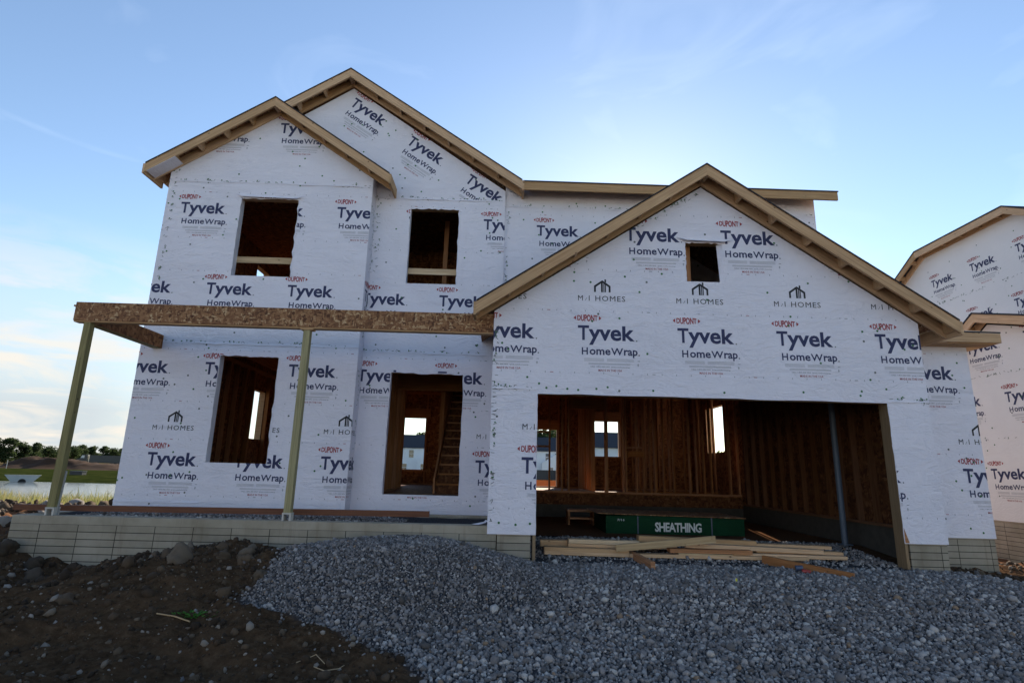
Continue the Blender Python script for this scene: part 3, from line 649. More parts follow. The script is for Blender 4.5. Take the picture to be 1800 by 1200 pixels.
for q in ((AX0, AX1, 3.63, AY), (AX0, AX1, 6.67, AY), (AX1+.01, BX1, 3.63, BY), (AX1+.01, BX1, 6.63, BY), (BX1+.01, CX1, 6.58, CY), (GX0, .50, 2.73, GY), (5.39, GX1, 2.69, GY), (AX0, -4.84, .99, AY)): lap(*q)
def ragged(x0, x1, z0, z1, y, sides='ltr', amp=.028):
    m = MB(); r = random.Random(x0*17+z1)
    for sd_ in sides:
        n = 16; w = [max(.002, amp*(.25+.75*r.random())*(1 if r.random() < .75 else .3)) for _ in range(n+1)]
        for k in range(n):
            a, c = k/n, (k+1)/n
            if sd_ == 't': P = [(x0+(x1-x0)*a, z1-w[k]), (x0+(x1-x0)*c, z1-w[k+1]), (x0+(x1-x0)*c, z1+.003), (x0+(x1-x0)*a, z1+.003)]
            elif sd_ == 'l': P = [(x0-.003, z0+(z1-z0)*a), (x0+w[k]*.5, z0+(z1-z0)*a), (x0+w[k+1]*.5, z0+(z1-z0)*c), (x0-.003, z0+(z1-z0)*c)]
            else: P = [(x1-w[k], z0+(z1-z0)*a), (x1+.003, z0+(z1-z0)*a), (x1+.003, z0+(z1-z0)*c), (x1-w[k+1], z0+(z1-z0)*c)]
            j = (r.random()-.5)*.008
            m.face([(u, y-.0045+(j if (u > x0 and u < x1 and v < z1) else 0), v) for u, v in P], 0)
    m.build('wrap_edge', 'wrap', house)
for h, y in (((-4.83, -3.82, 1.607, 3.41), AY), ((-4.86, -3.80, 4.85, 6.35), AY), ((-1.966, -.664, 1.153, 3.25), BY), ((-1.8165, -.885, 4.915, 6.42), BY), ((2.645, 3.22, 4.335, 4.945), GY)): ragged(*h, y)
ragged(.5045, 5.3845, .79, 2.648, GY, 'ltr', .012)
# small jack post in the garage
b = MB(); b.tube([(5.44, 9.1, .5), (5.44, 9.1, 3.75)], .045, 0, 14); pc = b.build('support_column', 'pipe', house, True)
b = MB(); b.box(5.36, 5.52, 9.02, 9.18, .60, .615); b.build('base_plate', 'pipe', pc)
# ---------------- porch
b = MB(); b.box(-6.02, GX0-.004, 7.72, 7.86, 3.50, 3.765, mats=[0, 0, 0, 0, 1, 1]); b.box(-6.02, GX0-.004, 7.735, 7.845, 3.482, 3.499, 1)
pb = b.build('porch_beam', ['osb', 'lumber'], house)
b = MB(); b.box(-6.0, -5.84, 7.861, AY-.004, 3.49, 3.72, mats=[1, 1, 1, 1, 0, 0]); b.build('porch_side_beam', ['treated', 'osb_in'], house)
b = MB(); b.box(-6.08, -6.021, 7.76, 7.80, 3.71, 3.735); b.build('beam_tail', 'lumber', pb)
for x, cap_ in ((-5.88, 0), (-2.812, 1)):
    b = MB(); b.box(x, x+.092, 7.745, 7.837, .985, 3.481); po = b.build('porch_post', 'treated', house)
    b = MB(); b.box(x-.012, x+.105, 7.735, 7.85, .965, .985); b.box(x-.012, x+.012, 7.74, 7.845, .886, .965); b.box(x+.08, x+.105, 7.74, 7.845, .886, .965); b.build('post_base', 'white', po)
    if cap_: m = MB(); m.box(x-.04, x+.135, 7.735, 7.85, 3.462, 3.482); m.build('post_cap', 'lumber', po)
    else: m = MB(); m.beam((x+.10, 7.80, .886), (x+.098, 7.83, 1.45), .03, .012); m.build('steel_strap', 'steel', po)

# ================================================================ loose timber and site things
def board(name, label, p, q, w, h, mat, cat='board', group=None):
    m = MB(); m.beam(p, q, w, h); return tag(m.build(name, mat), label, cat, group)
board('long_board', 'long red-brown board lying along the gravel of the porch', (-6.52, 8.05, .955), (-.94, 8.10, .985), .09, .075, 'redboard')
PILE = 'boards piled in the garage opening'
X8 = lambda px, y=8.: .643+(px-955)*.00775*y/8
def Z8(px, py, y=8.): return EYE-.0
def zpx(px, py, y):      # height of a photograph point at depth y (used once to read the pile's sizes)
    d = cr*((px-900)/984.42) + cu*((600-py)/984.42) + cf
    return EYE + d.z*y/d.y, d.x*y/d.y
def lum(px0, py0, px1, py1, y, h, label, mat='lumber', w=.14, y1=None):
    y1 = y if y1 is None else y1
    z0, x0 = zpx(px0, py0, y); z1, x1 = zpx(px1, py1, y1)
    return board('lumber_board', label, (x0, y+w/2, z0), (x1, y1+w/2, z1), w, h, mat, 'board', PILE)
lum(950, 951.5, 1190, 957, 8.30, .045, 'top board at the left rear of the lumber pile in the garage opening')
lum(950, 957, 1190, 962.5, 8.295, .042, 'second board down at the left rear of the lumber pile')
lum(1000, 951, 1124, 955, 8.15, .06, 'thick short board on top of the left half of the lumber pile', 'fresh')
lum(999, 957.5, 1140, 961, 8.15, .045, 'board just under the thick short one on the left of the lumber pile')
lum(957, 964, 1106, 969.5, 8.00, .05, 'upper of the two front boards at the left end of the lumber pile')
lum(957, 970.5, 1110, 976, 8.00, .045, 'lower of the two front boards at the left end of the lumber pile')
lum(1123, 946, 1330, 956, 8.32, .075, 'wide board lying at the back of the lumber pile below the green bundle')
lum(1083, 963.5, 1258, 947.5, 7.97, .09, 'pale loose board lying aslant across the top of the lumber pile', 'fresh', .038)
lum(1205, 958, 1448, 970.5, 8.12, .055, 'long board sloping down to the right end of the lumber pile')
lum(1300, 957, 1462, 963, 8.34, .045, 'board poking out highest at the right rear of the lumber pile')
lum(1330, 968, 1483, 974, 8.20, .05, 'middle board poking out at the right end of the lumber pile')
lum(1290, 975, 1490, 981, 8.05, .045, 'lowest board poking out at the right end of the lumber pile')
lum(1178, 967.5, 1323, 971, 7.99, .05, 'short thick board in the middle front of the lumber pile', 'frame')
lum(1193, 974.5, 1289, 977.5, 7.985, .04, 'shortest board in the middle front of the lumber pile', 'fresh')
lum(1107, 976, 1422, 982.5, 7.98, .045, 'longest bottom board along the front of the lumber pile')
m = MB(); m.beam((1.86, 8.25, .50), (1.93, 7.27, .49), .055, .12); tag(m.build('sleeper_board', 'frame'), 'orange-brown sleeper sticking out of the gravel under the left of the lumber pile', 'board', 'sleepers under the lumber pile')
m = MB(); m.beam((3.58, 7.9, .52), (4.26, 7.02, .455), .05, .11); tag(m.build('sleeper_board', 'frame'), 'longer sleeper lying on the gravel by the right end of the lumber pile', 'board', 'sleepers under the lumber pile')
# sheathing bundle
bun = thing('sheathing_bundle', 'green-wrapped bundle of sheathing boards lettered in white, lying on the garage floor', 'bundle')
b = MB(); T = text_tris('SHEATHING', 2.76, 3.58, .625, .155, 1, .03, 2, .9)+text_tris('7/16', 2.10, 2.23, .79, .035, 1, .01, 1)
nx = 14
for i in range(nx):
    x0, x1 = 1.9+2.44*i/nx, 1.9+2.44*(i+1)/nx; s0, s1 = (.02*math.sin(i/nx*5)-.0, .02*math.sin((i+1)/nx*5))
    b.face([(x0, 10.2, .575), (x1, 10.2, .575), (x1, 10.2, .87+s1*.5), (x0, 10.2, .87+s0*.5)], 0); b.face([(x1, 11.42, .575), (x0, 11.42, .575), (x0, 11.42, .87+s0*.5), (x1, 11.42, .87+s1*.5)], 0)
b.face([(1.9, 11.42, .575), (1.9, 10.2, .575), (1.9, 10.2, .87), (1.9, 11.42, .87)], 0); b.face([(4.34, 10.2, .575), (4.34, 11.42, .575), (4.34, 11.42, .865), (4.34, 10.2, .865)], 0)
for tri, mm in T: b.face([(u, 10.197, v) for u, v in tri], mm)
b.build('green_cover', ['tarp', 'stencil'], bun)
b = MB(); b.hexa([(1.75 if not i & 1 else 4.36, 10.16 if not i & 2 else 11.44, (.905 if not i & 1 else .875)+(.012 if i & 4 else 0)) for i in range(8)], 0, 0); b.build('top_sheet', 'osb', bun)
for x in (2.45, 3.75):
    m = MB(); m.box(x, x+.02, 10.188, 10.1955, .575, .875); m.build('steel_band', 'bluegrey', bun)
b = MB()
for x in (2.3, 3.9): b.box(x, x+.09, 10.22, 11.4, .50, .574)
b.build('dunnage', 'lumber', bun)
stp = thing('wooden_step', 'small open wooden step standing against the concrete at the back of the garage', 'step')
b = MB(); b.box(1.40, 1.95, 11.6, 12.0, .83, .868); b.build('tread', 'frame', stp)
b = MB(); b.box(1.43, 1.92, 11.45, 11.6, .70, .735); b.build('tread', 'frame', stp)
for x in (1.41, 1.90): m = MB(); m.box(x, x+.038, 11.61, 11.95, .55, .829); m.build('side_panel', 'frame', stp)
nt = thing('hand_tool', 'small red and blue-grey hand tool lying under the right sleeper board', 'tool')
b = MB(); b.tube([(3.74, 7.36, .50), (3.82, 7.34, .51)], [.034, .03], 0, 12); b.build('body', 'bluegrey', nt, True)
b = MB(); b.tube([(3.79, 7.30, .475), (3.88, 7.27, .475)], [.028, .022], 0, 12); b.build('handle', 'redplastic', nt, True)
m = MB(); m.face([(-.34, 7.76, .90), (-.25, 7.72, .895), (-.14, 7.74, .92), (-.15, 7.84, .93), (-.3, 7.83, .90)], 0); m.face([(-.12, 7.721, .94), (-.2, 7.71, .91), (-.15, 7.86, .95)], 0)
tag(m.build('wrap_scrap', 'wrap'), 'crumpled white scrap of wrap on the porch concrete beside the garage corner', 'scrap')
m = MB(); m.beam((2.67, 6.62, .38), (2.675, 6.62, .50), .004, .004, 0, (0, 1, 0)); m.face([(2.675, 6.62, .46), (2.70, 6.625, .46), (2.70, 6.625, .49), (2.675, 6.62, .49)], 1)
tag(m.build('marker_flag', ['steel', plain('yellow_flag', (.5, .5, .05))]), 'tiny yellow marker flag sticking up from the gravel before the garage', 'flag')

# ================================================================ ground
def vnoise(x, y, seed=0):
    xi, yi = np.floor(x).astype(int), np.floor(y).astype(int); fx, fy = x-xi, y-yi
    def h(a, b): n = (a*374761393+b*668265263+seed*974634777) & 0x7fffffff; n = (n ^ (n >> 13))*1274126177 & 0x7fffffff; return ((n ^ (n >> 16)) & 0xffff)/65535.
    fx, fy = fx*fx*(3-2*fx), fy*fy*(3-2*fy)
    return (h(xi, yi)*(1-fx)+h(xi+1, yi)*fx)*(1-fy)+(h(xi, yi+1)*(1-fx)+h(xi+1, yi+1)*fx)*fy
def fbm(x, y, o=5, seed=0, g=.5): return sum(g**k*(vnoise(x*2**k, y*2**k, seed+k)-.5) for k in range(o))
def sstep(a, b, v): t = np.clip((v-a)/(b-a), 0, 1); return t*t*(3-2*t)
BY_, BX_ = [2, 4.46, 4.62, 4.88, 5.06, 5.23, 5.35, 5.58, 5.65, 6.08, 6.35, 6.6, 7.0, 7.7], [.2, -.43, -.53, -.75, -1.01, -1.29, -1.53, -1.97, -2.21, -2.52, -2.5, -2.42, -2.4, -2.35]
def gmask(x, y):
    e = .12*fbm(x*2.4, y*2.4, 5, 5)*2
    xb = np.interp(y, BY_, BX_)
    m = sstep(-.12, .12, x-xb+e)*(1-sstep(-.15, .15, x-(6.0+(7.7-y)*.55)+e))*(y < 7.69)
    return np.maximum(m, ((x > .44) & (x < 5.46) & (y >= 7.69) & (y < 9.6))*1.)
def pile(x, y):
    r = np.sqrt(((x+1.12)/1.02)**2+((y-7.0)/1.0)**2)
    return .50*np.clip(1-r/1.75, 0, 1)**1.15*(1-.35*np.exp(-(r/.35)**2))
def spoil(x, y): return np.clip(np.exp(-(((x+104)/6)**4+((y-132)/5)**2))+.78*np.exp(-(((x+92)/9)**4+((y-134)/5)**2)), 0, 1)*(1+.5*fbm(x*.3, y*.3, 3, 31))
def zground(x, y, fine=True):
    front = np.interp(y, [-20, 3, 4.3, 5.5, 6.6, 7.7], [0, .04, .10, .22, .36, .47])
    wl = np.interp(x, [-12, -7.5, -6.6, -6.2, -5.3, -4.6, -3.9, -3.3, -2.6, -1.5, 0, 6, 7.5, 10], [.35, .42, .50, .48, .22, .30, .52, .62, .55, .42, .45, .45, .30, .05])
    w = sstep(5.3, 7.3, y)
    z = front*(1-w)+wl*w
    # behind the front line
    bx = np.interp(y, [7.7, 12, 17, 22, 30, 38, 41, 77, 81, 88, 105, 140, 200, 260, 400, 5000], [0, 0, -.15, -.35, -.7, -1.75, -2.2, -2.2, -1.58, -1.0, -.55, -.6, -.2, 1.0, 2, 2])
    rx = np.interp(y, [7.7, 14, 20, 5000], [0, -.1, 0., 0.])
    left = 1-sstep(-12, -6, x+(y-30)*.15)
    far = sstep(14, 22, y)
    zb = (wl*(1-far))+bx*left*far+rx*(1-left)*far
    z = np.where(y > 7.7, np.where(y > 14, zb, wl+(bx*left)*0), z)
    inside = (x > .1) & (x < 5.8) & (y > 7.7) & (y < 13.6)
    z = np.where(inside, np.interp(y, [7.7, 7.95, 9.2], [.455, .47, .58]), z)
    house_ = (x > -6.1) & (x < 5.9) & (y > 7.8) & (y < 17.2) & ~inside
    z = np.where(house_, .3, z)
    g = gmask(x, y)
    z = z+pile(x, y)*(y < 7.69)
    outd = (~inside & ~house_)
    dn = (1-g)*outd*(y < 60)
    lump = .10*np.clip(fbm(x*1.1, y*1.1, 4, 2)*2.2, -.5, 1)+.07*np.abs(fbm(x*3.1, y*3.1, 4, 9))*2+.03*fbm(x*9, y*9, 3, 4)
    lf = np.interp(x, [-9, -6, -2, 0, 5.9, 7], [1.3, 1, .9, .5, .4, .7])
    z = z+dn*lump*lf*np.clip(1-(y-16)/12, .15, 1)
    # dark spoil heaps far off, left
    return z
def axis(f0, f1, df, lo, hi, gr=1.16):
    a = list(np.arange(f0, f1+1e-6, df)); s = df; p = f0
    while p > lo: s *= gr; p -= s; a.insert(0, p)
    s = df; p = f1
    while p < hi: s *= gr; p += s; a.append(p)
    return np.array(a)
xs = axis(-8.5, 7.5, .045, -900, 900, 1.13); ys = axis(3.0, 10.5, .045, -60, 2500, 1.075)
GXm, GYm = np.meshgrid(xs, ys); GZ = zground(GXm, GYm)
nv = GXm.size; V = np.stack([GXm, GYm, GZ], -1).reshape(-1, 3)
nxg = len(xs); ii = np.arange((len(ys)-1)*nxg).reshape(len(ys)-1, nxg)[:, :-1].ravel()
Fq = np.stack([ii, ii+1, ii+1+nxg, ii+nxg], -1)
def np_mesh(name, V, F, mat, attrs=None, smooth=False, parent=None):
    me = bpy.data.meshes.new(name); k = F.shape[1]
    me.vertices.add(len(V)); me.vertices.foreach_set('co', V.astype('f').ravel())
    me.loops.add(F.size); me.loops.foreach_set('vertex_index', F.astype('i').ravel())
    me.polygons.add(len(F)); me.polygons.foreach_set('loop_start', np.arange(0, F.size, k, dtype='i')); me.polygons.foreach_set('loop_total', np.full(len(F), k, 'i'))
    if smooth: me.polygons.foreach_set('use_smooth', np.ones(len(F), bool))
    me.materials.append(M[mat]); me.update(calc_edges=True)
    for n, (dom, vals) in (attrs or {}).items():
        a = me.attributes.new(n, 'FLOAT', dom); a.data.foreach_set('value', vals.astype('f').ravel())
    me.validate(); return link(name, me, parent)
gnd = np_mesh('ground', V, Fq, 'ground', {'gravel': ('POINT', gmask(GXm, GYm))}, True); tag(gnd, kind='structure')
# dark spoil bank beyond the pond
sx_, sy_ = np.meshgrid(np.linspace(-128, -72, 120), np.linspace(122, 144, 50)); sz_ = zground(sx_, sy_)-.35+2.5*spoil(sx_, sy_)
idx = np.arange(49*120).reshape(49, 120)[:, :-1].ravel()
so = np_mesh('spoil_bank', np.stack([sx_, sy_, sz_], -1).reshape(-1, 3), np.stack([idx, idx+1, idx+121, idx+120], -1), 'spoil', {}, True); tag(so, kind='structure')
# pond
m = MB(); m.face([(-170, 36, -1.55), (-9, 36, -1.55), (-9, 86, -1.55), (-170, 86, -1.55)], 0); tag(m.build('pond', 'water'), kind='structure')
# porch fill
px_, py_ = np.meshgrid(np.linspace(-6.04, -.02, 60), np.linspace(7.891, 9.53, 24)); pz_ = .872+.018*fbm(px_*4, py_*4, 3, 8)-.05*sstep(-2, -1.2, px_)
idx = np.arange(23*60).reshape(23, 60)[:, :-1].ravel()
fo = np_mesh('porch_fill', np.stack([px_, py_, pz_], -1).reshape(-1, 3), np.stack([idx, idx+1, idx+61, idx+60], -1), 'ground', {'gravel': ('POINT', np.ones(px_.size))}, True); tag(fo, kind='structure')
# stones -------------------------------------------------------------------------------------------
def ico(sub):
    bm = bmesh.new(); bmesh.ops.create_icosphere(bm, subdivisions=sub, radius=1); v = np.array([q.co[:] for q in bm.verts]); f = np.array([[w.index for w in q.verts] for q in bm.faces]); bm.free(); return v, f
def rot_mats(n):
    q = RNG.normal(size=(n, 4)); q /= np.linalg.norm(q, axis=1, keepdims=True); w, x, y, z = q.T
    return np.stack([1-2*(y*y+z*z), 2*(x*y-z*w), 2*(x*z+y*w), 2*(x*y+z*w), 1-2*(x*x+z*z), 2*(y*z-x*w), 2*(x*z-y*w), 2*(y*z+x*w), 1-2*(x*x+y*y)], -1).reshape(n, 3, 3)
def scatter(name, P, size, mat, tint, sub=1, rough=.28, flat=(.55, .8), parent=None):
    n = len(P); bv, bf = ico(sub); k = len(bv)
    sc = np.stack([np.ones(n), RNG.uniform(.65, 1, n), RNG.uniform(*flat, n)], -1)*size[:, None]
    v = bv[None]*(1+RNG.uniform(-rough, rough, (n, k, 1)))
    v = v*sc[:, None]; v = np.einsum('nij,nkj->nki', rot_mats(n), v)+P[:, None]
    f = (bf[None]+(np.arange(n)*k)[:, None, None]).reshape(-1, 3)
    return np_mesh(name, v.reshape(-1, 3), f, mat, {'tint': ('FACE', np.repeat(tint, len(bf)))}, False, parent)
def jitter_grid(x0, x1, y0, y1, d):
    a, b_ = np.meshgrid(np.arange(x0, x1, d), np.arange(y0, y1, d)); a = a+RNG.uniform(-.5, .5, a.shape)*d; b_ = b_+RNG.uniform(-.5, .5, a.shape)*d
    return a.ravel(), b_.ravel()
SX, SY, SZ, ST = [], [], [], []
for d, lay in ((.0225, 0), (.034, 1), (.040, 2), (.11, 3)):
    x, y = jitter_grid(-3.4, 8.2, 2.6, 9.4, d); g = gmask(x, y)
    rp_d = np.sqrt(((x+1.12)/1.02)**2+((y-7.0)/1.0)**2); fine = 1-sstep(1.5, 2.3, rp_d+.5*fbm(x*1.5, y*1.5, 3, 77))
    want = (fine, 1-fine, np.where(fine > .5, .35, .9), .14+0*x)[lay]
    keep = (RNG.random(len(x)) < g**1.5*want) & ((np.abs(x) < y*1.25+1.6))
    keep &= ~((y > 7.7) & (RNG.random(len(x)) < .45)); keep &= ~((y > 7.66) & (y < 7.93) & (RNG.random(len(x)) < .75))
    x, y = x[keep], y[keep]; s = np.exp(RNG.normal(math.log((.0125, .017, .015, .028)[lay]), .34, len(x))); s = np.clip(s, .006, .05)
    SX.append(x); SY.append(y); ST.append(s); SZ.append(zground(x, y)+s*RNG.uniform(-.1, .6, len(x)))
# strays thrown out over the soil
x, y = jitter_grid(-4.2, .6, 3.2, 7.5, .06); xb = np.interp(y, BY_, BX_); k = (x < xb+.05) & (RNG.random(len(x)) < .55*np.exp((x-xb)/.22)); x, y = x[k], y[k]
s = np.clip(np.exp(RNG.normal(math.log(.014), .35, len(x))), .006, .04); SX.append(x); SY.append(y); ST.append(s); SZ.append(zground(x, y)+s*.3)
x, y = jitter_grid(-5.6, -1.35, 7.91, 8.9, .04); s = np.clip(np.exp(RNG.normal(math.log(.016), .3, len(x))), .01, .04); SX.append(x); SY.append(y); ST.append(s); SZ.append(.876-.05*sstep(-2, -1.2, x)+s*.3)
x, y, s, z = map(np.concatenate, (SX, SY, ST, SZ))
tint = np.clip(RNG.beta(1.3, 1.7, len(x))+.13*sstep(1.5, 2.3, np.sqrt(((x+1.12)/1.02)**2+((y-7.0)/1.0)**2))-.04, 0, .93); tint[RNG.random(len(x)) < .012] = .97
gv = scatter('gravel', np.stack([x, y, z], -1), s, 'stone', tint, 1, .3); tag(gv, 'grey crushed stone heaped against the porch and spread before the garage', 'gravel', kind='stuff')
# clods and pebbles on the soil
x, y = jitter_grid(-9, -.0, 2.6, 8.0, .045); g = gmask(x, y); k = (g < .4) & (RNG.random(len(x)) < .6) & ~((y > 7.66) & (x > -6.3)); x, y = x[k], y[k]
x2, y2 = jitter_grid(-16, -6.6, 8, 19, .16); x3, y3 = jitter_grid(5.9, 9.9, 6.3, 13, .1); k3 = ~((x3 < 7.5) & (y3 > 8.6)) & (gmask(x3, y3) < .4); x3, y3 = x3[k3], y3[k3]
s = np.concatenate([np.clip(np.exp(RNG.normal(math.log(.0095), .65, len(x))), .004, .05), np.clip(np.exp(RNG.normal(math.log(.05), .5, len(x2))), .02, .2), np.clip(np.exp(RNG.normal(math.log(.02), .5, len(x3))), .008, .07)])
x, y = np.concatenate([x, x2, x3]), np.concatenate([y, y2, y3]); tint = RNG.beta(1.6, 2.2, len(x)); q = RNG.random(len(x)) < .12; tint[q] = RNG.uniform(.82, 1, q.sum())
cl = scatter('soil_clods', np.stack([x, y, zground(x, y)+s*.15], -1), s, 'clod', tint, 1, .3, (.5, .9)); tag(cl, 'brown clods and pebbles strewn over the bare soil', 'soil', kind='stuff')
x, y = jitter_grid(-8.5, -.6, 3.0, 7.66, .13); g = gmask(x, y); k = (g < .25) & (RNG.random(len(x)) < .12+.75*sstep(5.6, 7.2, y)+.35*(x < -5)); x, y = x[k], y[k]
s_ = np.clip(np.exp(RNG.normal(math.log(.026), .5, len(x))), .012, .085)
c2 = scatter('soil_lumps', np.stack([x, y, zground(x, y)+s_*.2], -1), s_, 'clod', RNG.uniform(0, .8, len(x)), 2, .22, (.6, .9)); tag(c2, 'larger brown lumps of dug earth on the soil bank', 'soil', kind='stuff')
# single boulders
def zpt(x, y): return float(zground(np.array([x]), np.array([y]))[0])
def boulder(x, y, s, label, t=.4, flat=(.6, .75)):
    me = scatter('rock', np.array([[0, 0, 0.]]), np.array([s]), 'boulder', np.array([t]), 3, .05, flat)
    co = np.array([v.co[:] for v in me.data.vertices]); n = fbm(co[:, 0]/s*1.6+x*7, co[:, 1]/s*1.6+co[:, 2]/s*1.2+y*7, 4, 3)
    co *= (1+1.0*n)[:, None]; me.data.vertices.foreach_set('co', co.astype('f').ravel()); me.data.update()
    me.location = (x, y, zpt(x, y)+s*.25); tag(me, label, 'rock', 'rocks in the bare soil')
boulder(-3.5, 6.62, .16, 'largest pale flat-topped rock on the soil below the porch wall', .9)
boulder(-6.1, 7.5, .13, 'dark rounded lump of earth at the left end of the porch wall', .0)
boulder(-5.72, 7.5, .13, 'dark lump of earth second from the left end of the porch wall', .1)
boulder(-5.35, 7.1, .10, 'brown rock low in the soil in front of the left porch corner', .3)
boulder(-3.62, 7.1, .07, 'small orange-brown rock on the soil bank against the porch wall', 1.)
boulder(-2.89, 7.02, .12, 'pale grey rock half buried in the soil bank beneath the middle porch post', .8, (.5, .6))
boulder(-3.12, 6.88, .085, 'round brown rock just below the pale half-buried one', .5)
boulder(-2.44, 6.27, .075, 'small brown rock on the soil close to the edge of the gravel heap', .6)
boulder(-3.92, 5.62, .07, 'single brown stone lying out on the trodden soil at the left', .4)
boulder(-1.04, 4.3, .06, 'bluish brown stone at the very bottom edge beside the gravel', .3)
# weed and straws
wd = []; fd = []; td = []
for k in range(70):
    a = RNG.uniform(0, 6.28); r = RNG.uniform(0, .13); c = np.array([-2.72+r*1.5*math.cos(a), 5.55+r*math.sin(a)*.5, zpt(-2.72, 5.55)+.015+RNG.uniform(0, .04)])
    d = np.array([math.cos(a), math.sin(a), .5]); sd = np.array([-math.sin(a), math.cos(a), 0]); l = RNG.uniform(.025, .05); i = len(wd)
    wd += [c, c+d*l*.5+sd*l*.3, c+d*l, c+d*l*.5-sd*l*.3]; fd.append([i, i+1, i+2, i+3]); td.append(RNG.random())
wp = thing('weed', 'small bright green weed lying on the bare soil', 'plant')
np_mesh('leaves', np.array(wd), np.array(fd), 'weed', {'tint': ('FACE', np.array(td))}, parent=wp)
m = MB(); m.tube([(-3.02, 5.5, zpt(-3.02, 5.5)+.02), (-2.85, 5.49, zpt(-2.85, 5.49)+.025), (-2.70, 5.47, zpt(-2.70, 5.47)+.03)], .006, 0, 6); m.build('stem', 'fresh', wp)
for pts, lab in (([(-1.47, 4.66), (-1.44, 4.75), (-1.37, 4.80), (-1.27, 4.70)], 'bent pale straw lying on the soil'), ([(-1.33, 4.63), (-1.24, 4.59), (-1.14, 4.61), (-1.12, 4.69)], 'curved pale straw nearest the gravel edge')):
    m = MB(); m.tube([(a, c, zpt(a, c)+.012) for a, c in pts], .003, 0, 6); tag(m.build('dry_straw', 'fresh'), lab, 'straw', 'dry straws on the soil')
# tall dry grass by the pond
n = 17000; gy = RNG.uniform(18.5, 33, n); gx = -gy*RNG.uniform(.52, 1.12, n); dens = fbm(gx*.5, gy*.5, 3, 21); k = RNG.random(n) < np.clip(.7+dens*1.6, .1, 1); gx, gy = gx[k], gy[k]; n = len(gx)
gz = zground(gx, gy); h = RNG.uniform(.25, .75, n)*(1+.5*fbm(gx*.7, gy*.7, 2, 4)); a = RNG.uniform(0, 6.28, n); w = RNG.uniform(.012, .028, n); ln = RNG.normal(0, .18, (n, 2))
base = np.stack([gx, gy, gz], -1); sd = np.stack([np.cos(a)*w, np.sin(a)*w, 0*a], -1); tip = base+np.stack([ln[:, 0]*h*2, ln[:, 1]*h*2, h], -1)
Vg = np.stack([base-sd, base+sd, tip], 1).reshape(-1, 3); gs = np_mesh('tall_grass', Vg, np.arange(3*n).reshape(-1, 3), 'grass', {'tint': ('FACE', np.clip(RNG.beta(2, 2, n)+.3*fbm(gx*.4, gy*.4, 2, 6), 0, 1))}); tag(gs, 'tall sunlit dry grass between the bare soil and the pond', 'grass', kind='stuff')

# ================================================================ neighbouring house (right)
nb = thing('neighbouring_house', 'half-built neighbouring house in cream-lit printed wrap with dark roof edges, at the right', 'house')
NX1, NX2 = 10.55, 13.0
f1 = lambda u, v, d: (NX1+d, -u, v); f2 = lambda u, v, d: (NX2+d, -u, v)
pr = []
for y, z, n0, n1 in ((12.27, 4.72, 0, 3), (11.50, 3.56, -1, 2), (12.14, 2.0, 0, 2)): pr += row(-y, z, n0, n1)
pr += caps(-13, -9, 1, 5, 40, rnd)+staples((-13.1, 3.85), (-9, 3.85), 50, rnd)+staples((-13.1, 2.5), (-9, 2.5), 10, rnd)
wall('side_wing_wall', [(-13.2, .83), (-8.6, .83), (-8.6, 4.03), (-11.57, 4.95), (-13.2, 3.9)], [], f1, pr, nb, mats=['wrap2']+WM[1:])
pr = row(-15.98, 7.63, 0, 3)+row(-14.85, 6.27, -1, 3)+caps(-18, -11, 5, 8, 60, rnd)+staples((-17, 6.75), (-11, 6.75), 90, rnd)
wall('side_wall', [(-19.6, .8), (-9.4, .8), (-9.4, 6.25), (-12.95, 8.32), (-16.05, 8.32), (-19.6, 6.25)], [], f2, pr, nb, mats=['wrap2']+WM[1:])
b = MB(); b.box(NX1+.151, 13.0, 8.6, 8.75, .83, 4.0); b.box(NX1+.151, 12.99, 13.05, 13.2, .83, 4.5); b.box(13.152, 20, 9.4, 9.55, .8, 6.25); b.box(13.152, 20, 19.45, 19.6, .8, 6.25); b.build('front_wall', 'wrap2', nb)
found('foundation', NX1+.02, 20, 8.62, 13.18, -.5, .83, .03, nb); found('foundation', 13.02, 20, 13.19, 19.5, -.5, .8, .03, nb)
def profile_roof(name, prof, x0, x1, parent, lookn=5):
    b = MB(); bm_ = MB()
    for (a, c) in zip(prof, prof[1:]):
        P = [(a[0], a[1]), (c[0], c[1]), (c[0], c[1]+.035), (a[0], a[1]+.035)]
        b.prism(P[::-1] if a[0] > c[0] else P, x0-.015, x1, 0, lambda u, v, d: (d, u, v))
    r = b.build(name, 'shingle', parent)
    for (a, c) in zip(prof, prof[1:]):
        for nm, xa, xb, dd in (('rake_board', x0, x0+.038, .19), ('ledger_board', x0+.262, x0+.296, .19)):
            m = MB(); m.prism([(a[0], a[1]-.002), (c[0], c[1]-.002), (c[0], c[1]-dd), (a[0], a[1]-dd)], xa, xb, 0, lambda u, v, d: (d, u, v)); m.build(nm, 'lumber', r)
        L = math.hypot(c[0]-a[0], c[1]-a[1]); k = max(1, int(L/.6))
        for q in range(k):
            t = (q+.5)/k; y = a[0]+(c[0]-a[0])*t; z = a[1]+(c[1]-a[1])*t
            m = MB(); m.box(x0+.039, x0+.261, y-.018, y+.018, z-.15, z-.02); m.build('lookout', 'lumber', r)
    return r
profile_roof('wing_roof', [(13.4, 4.01), (11.57, 5.18), (8.3, 4.17)], NX1-.30, 13.0, nb)
r2 = profile_roof('upper_roof', [(19.9, 6.25), (16.05, 8.50), (12.95, 8.50), (9.1, 6.25)], NX2-.30, NX2+1.2, nb)
b = MB(); b.face([(NX2-.3, 16.05, 8.54), (NX2-.3, 12.95, 8.54), (NX2+1.6, 14.5, 9.35)][::-1], 0)
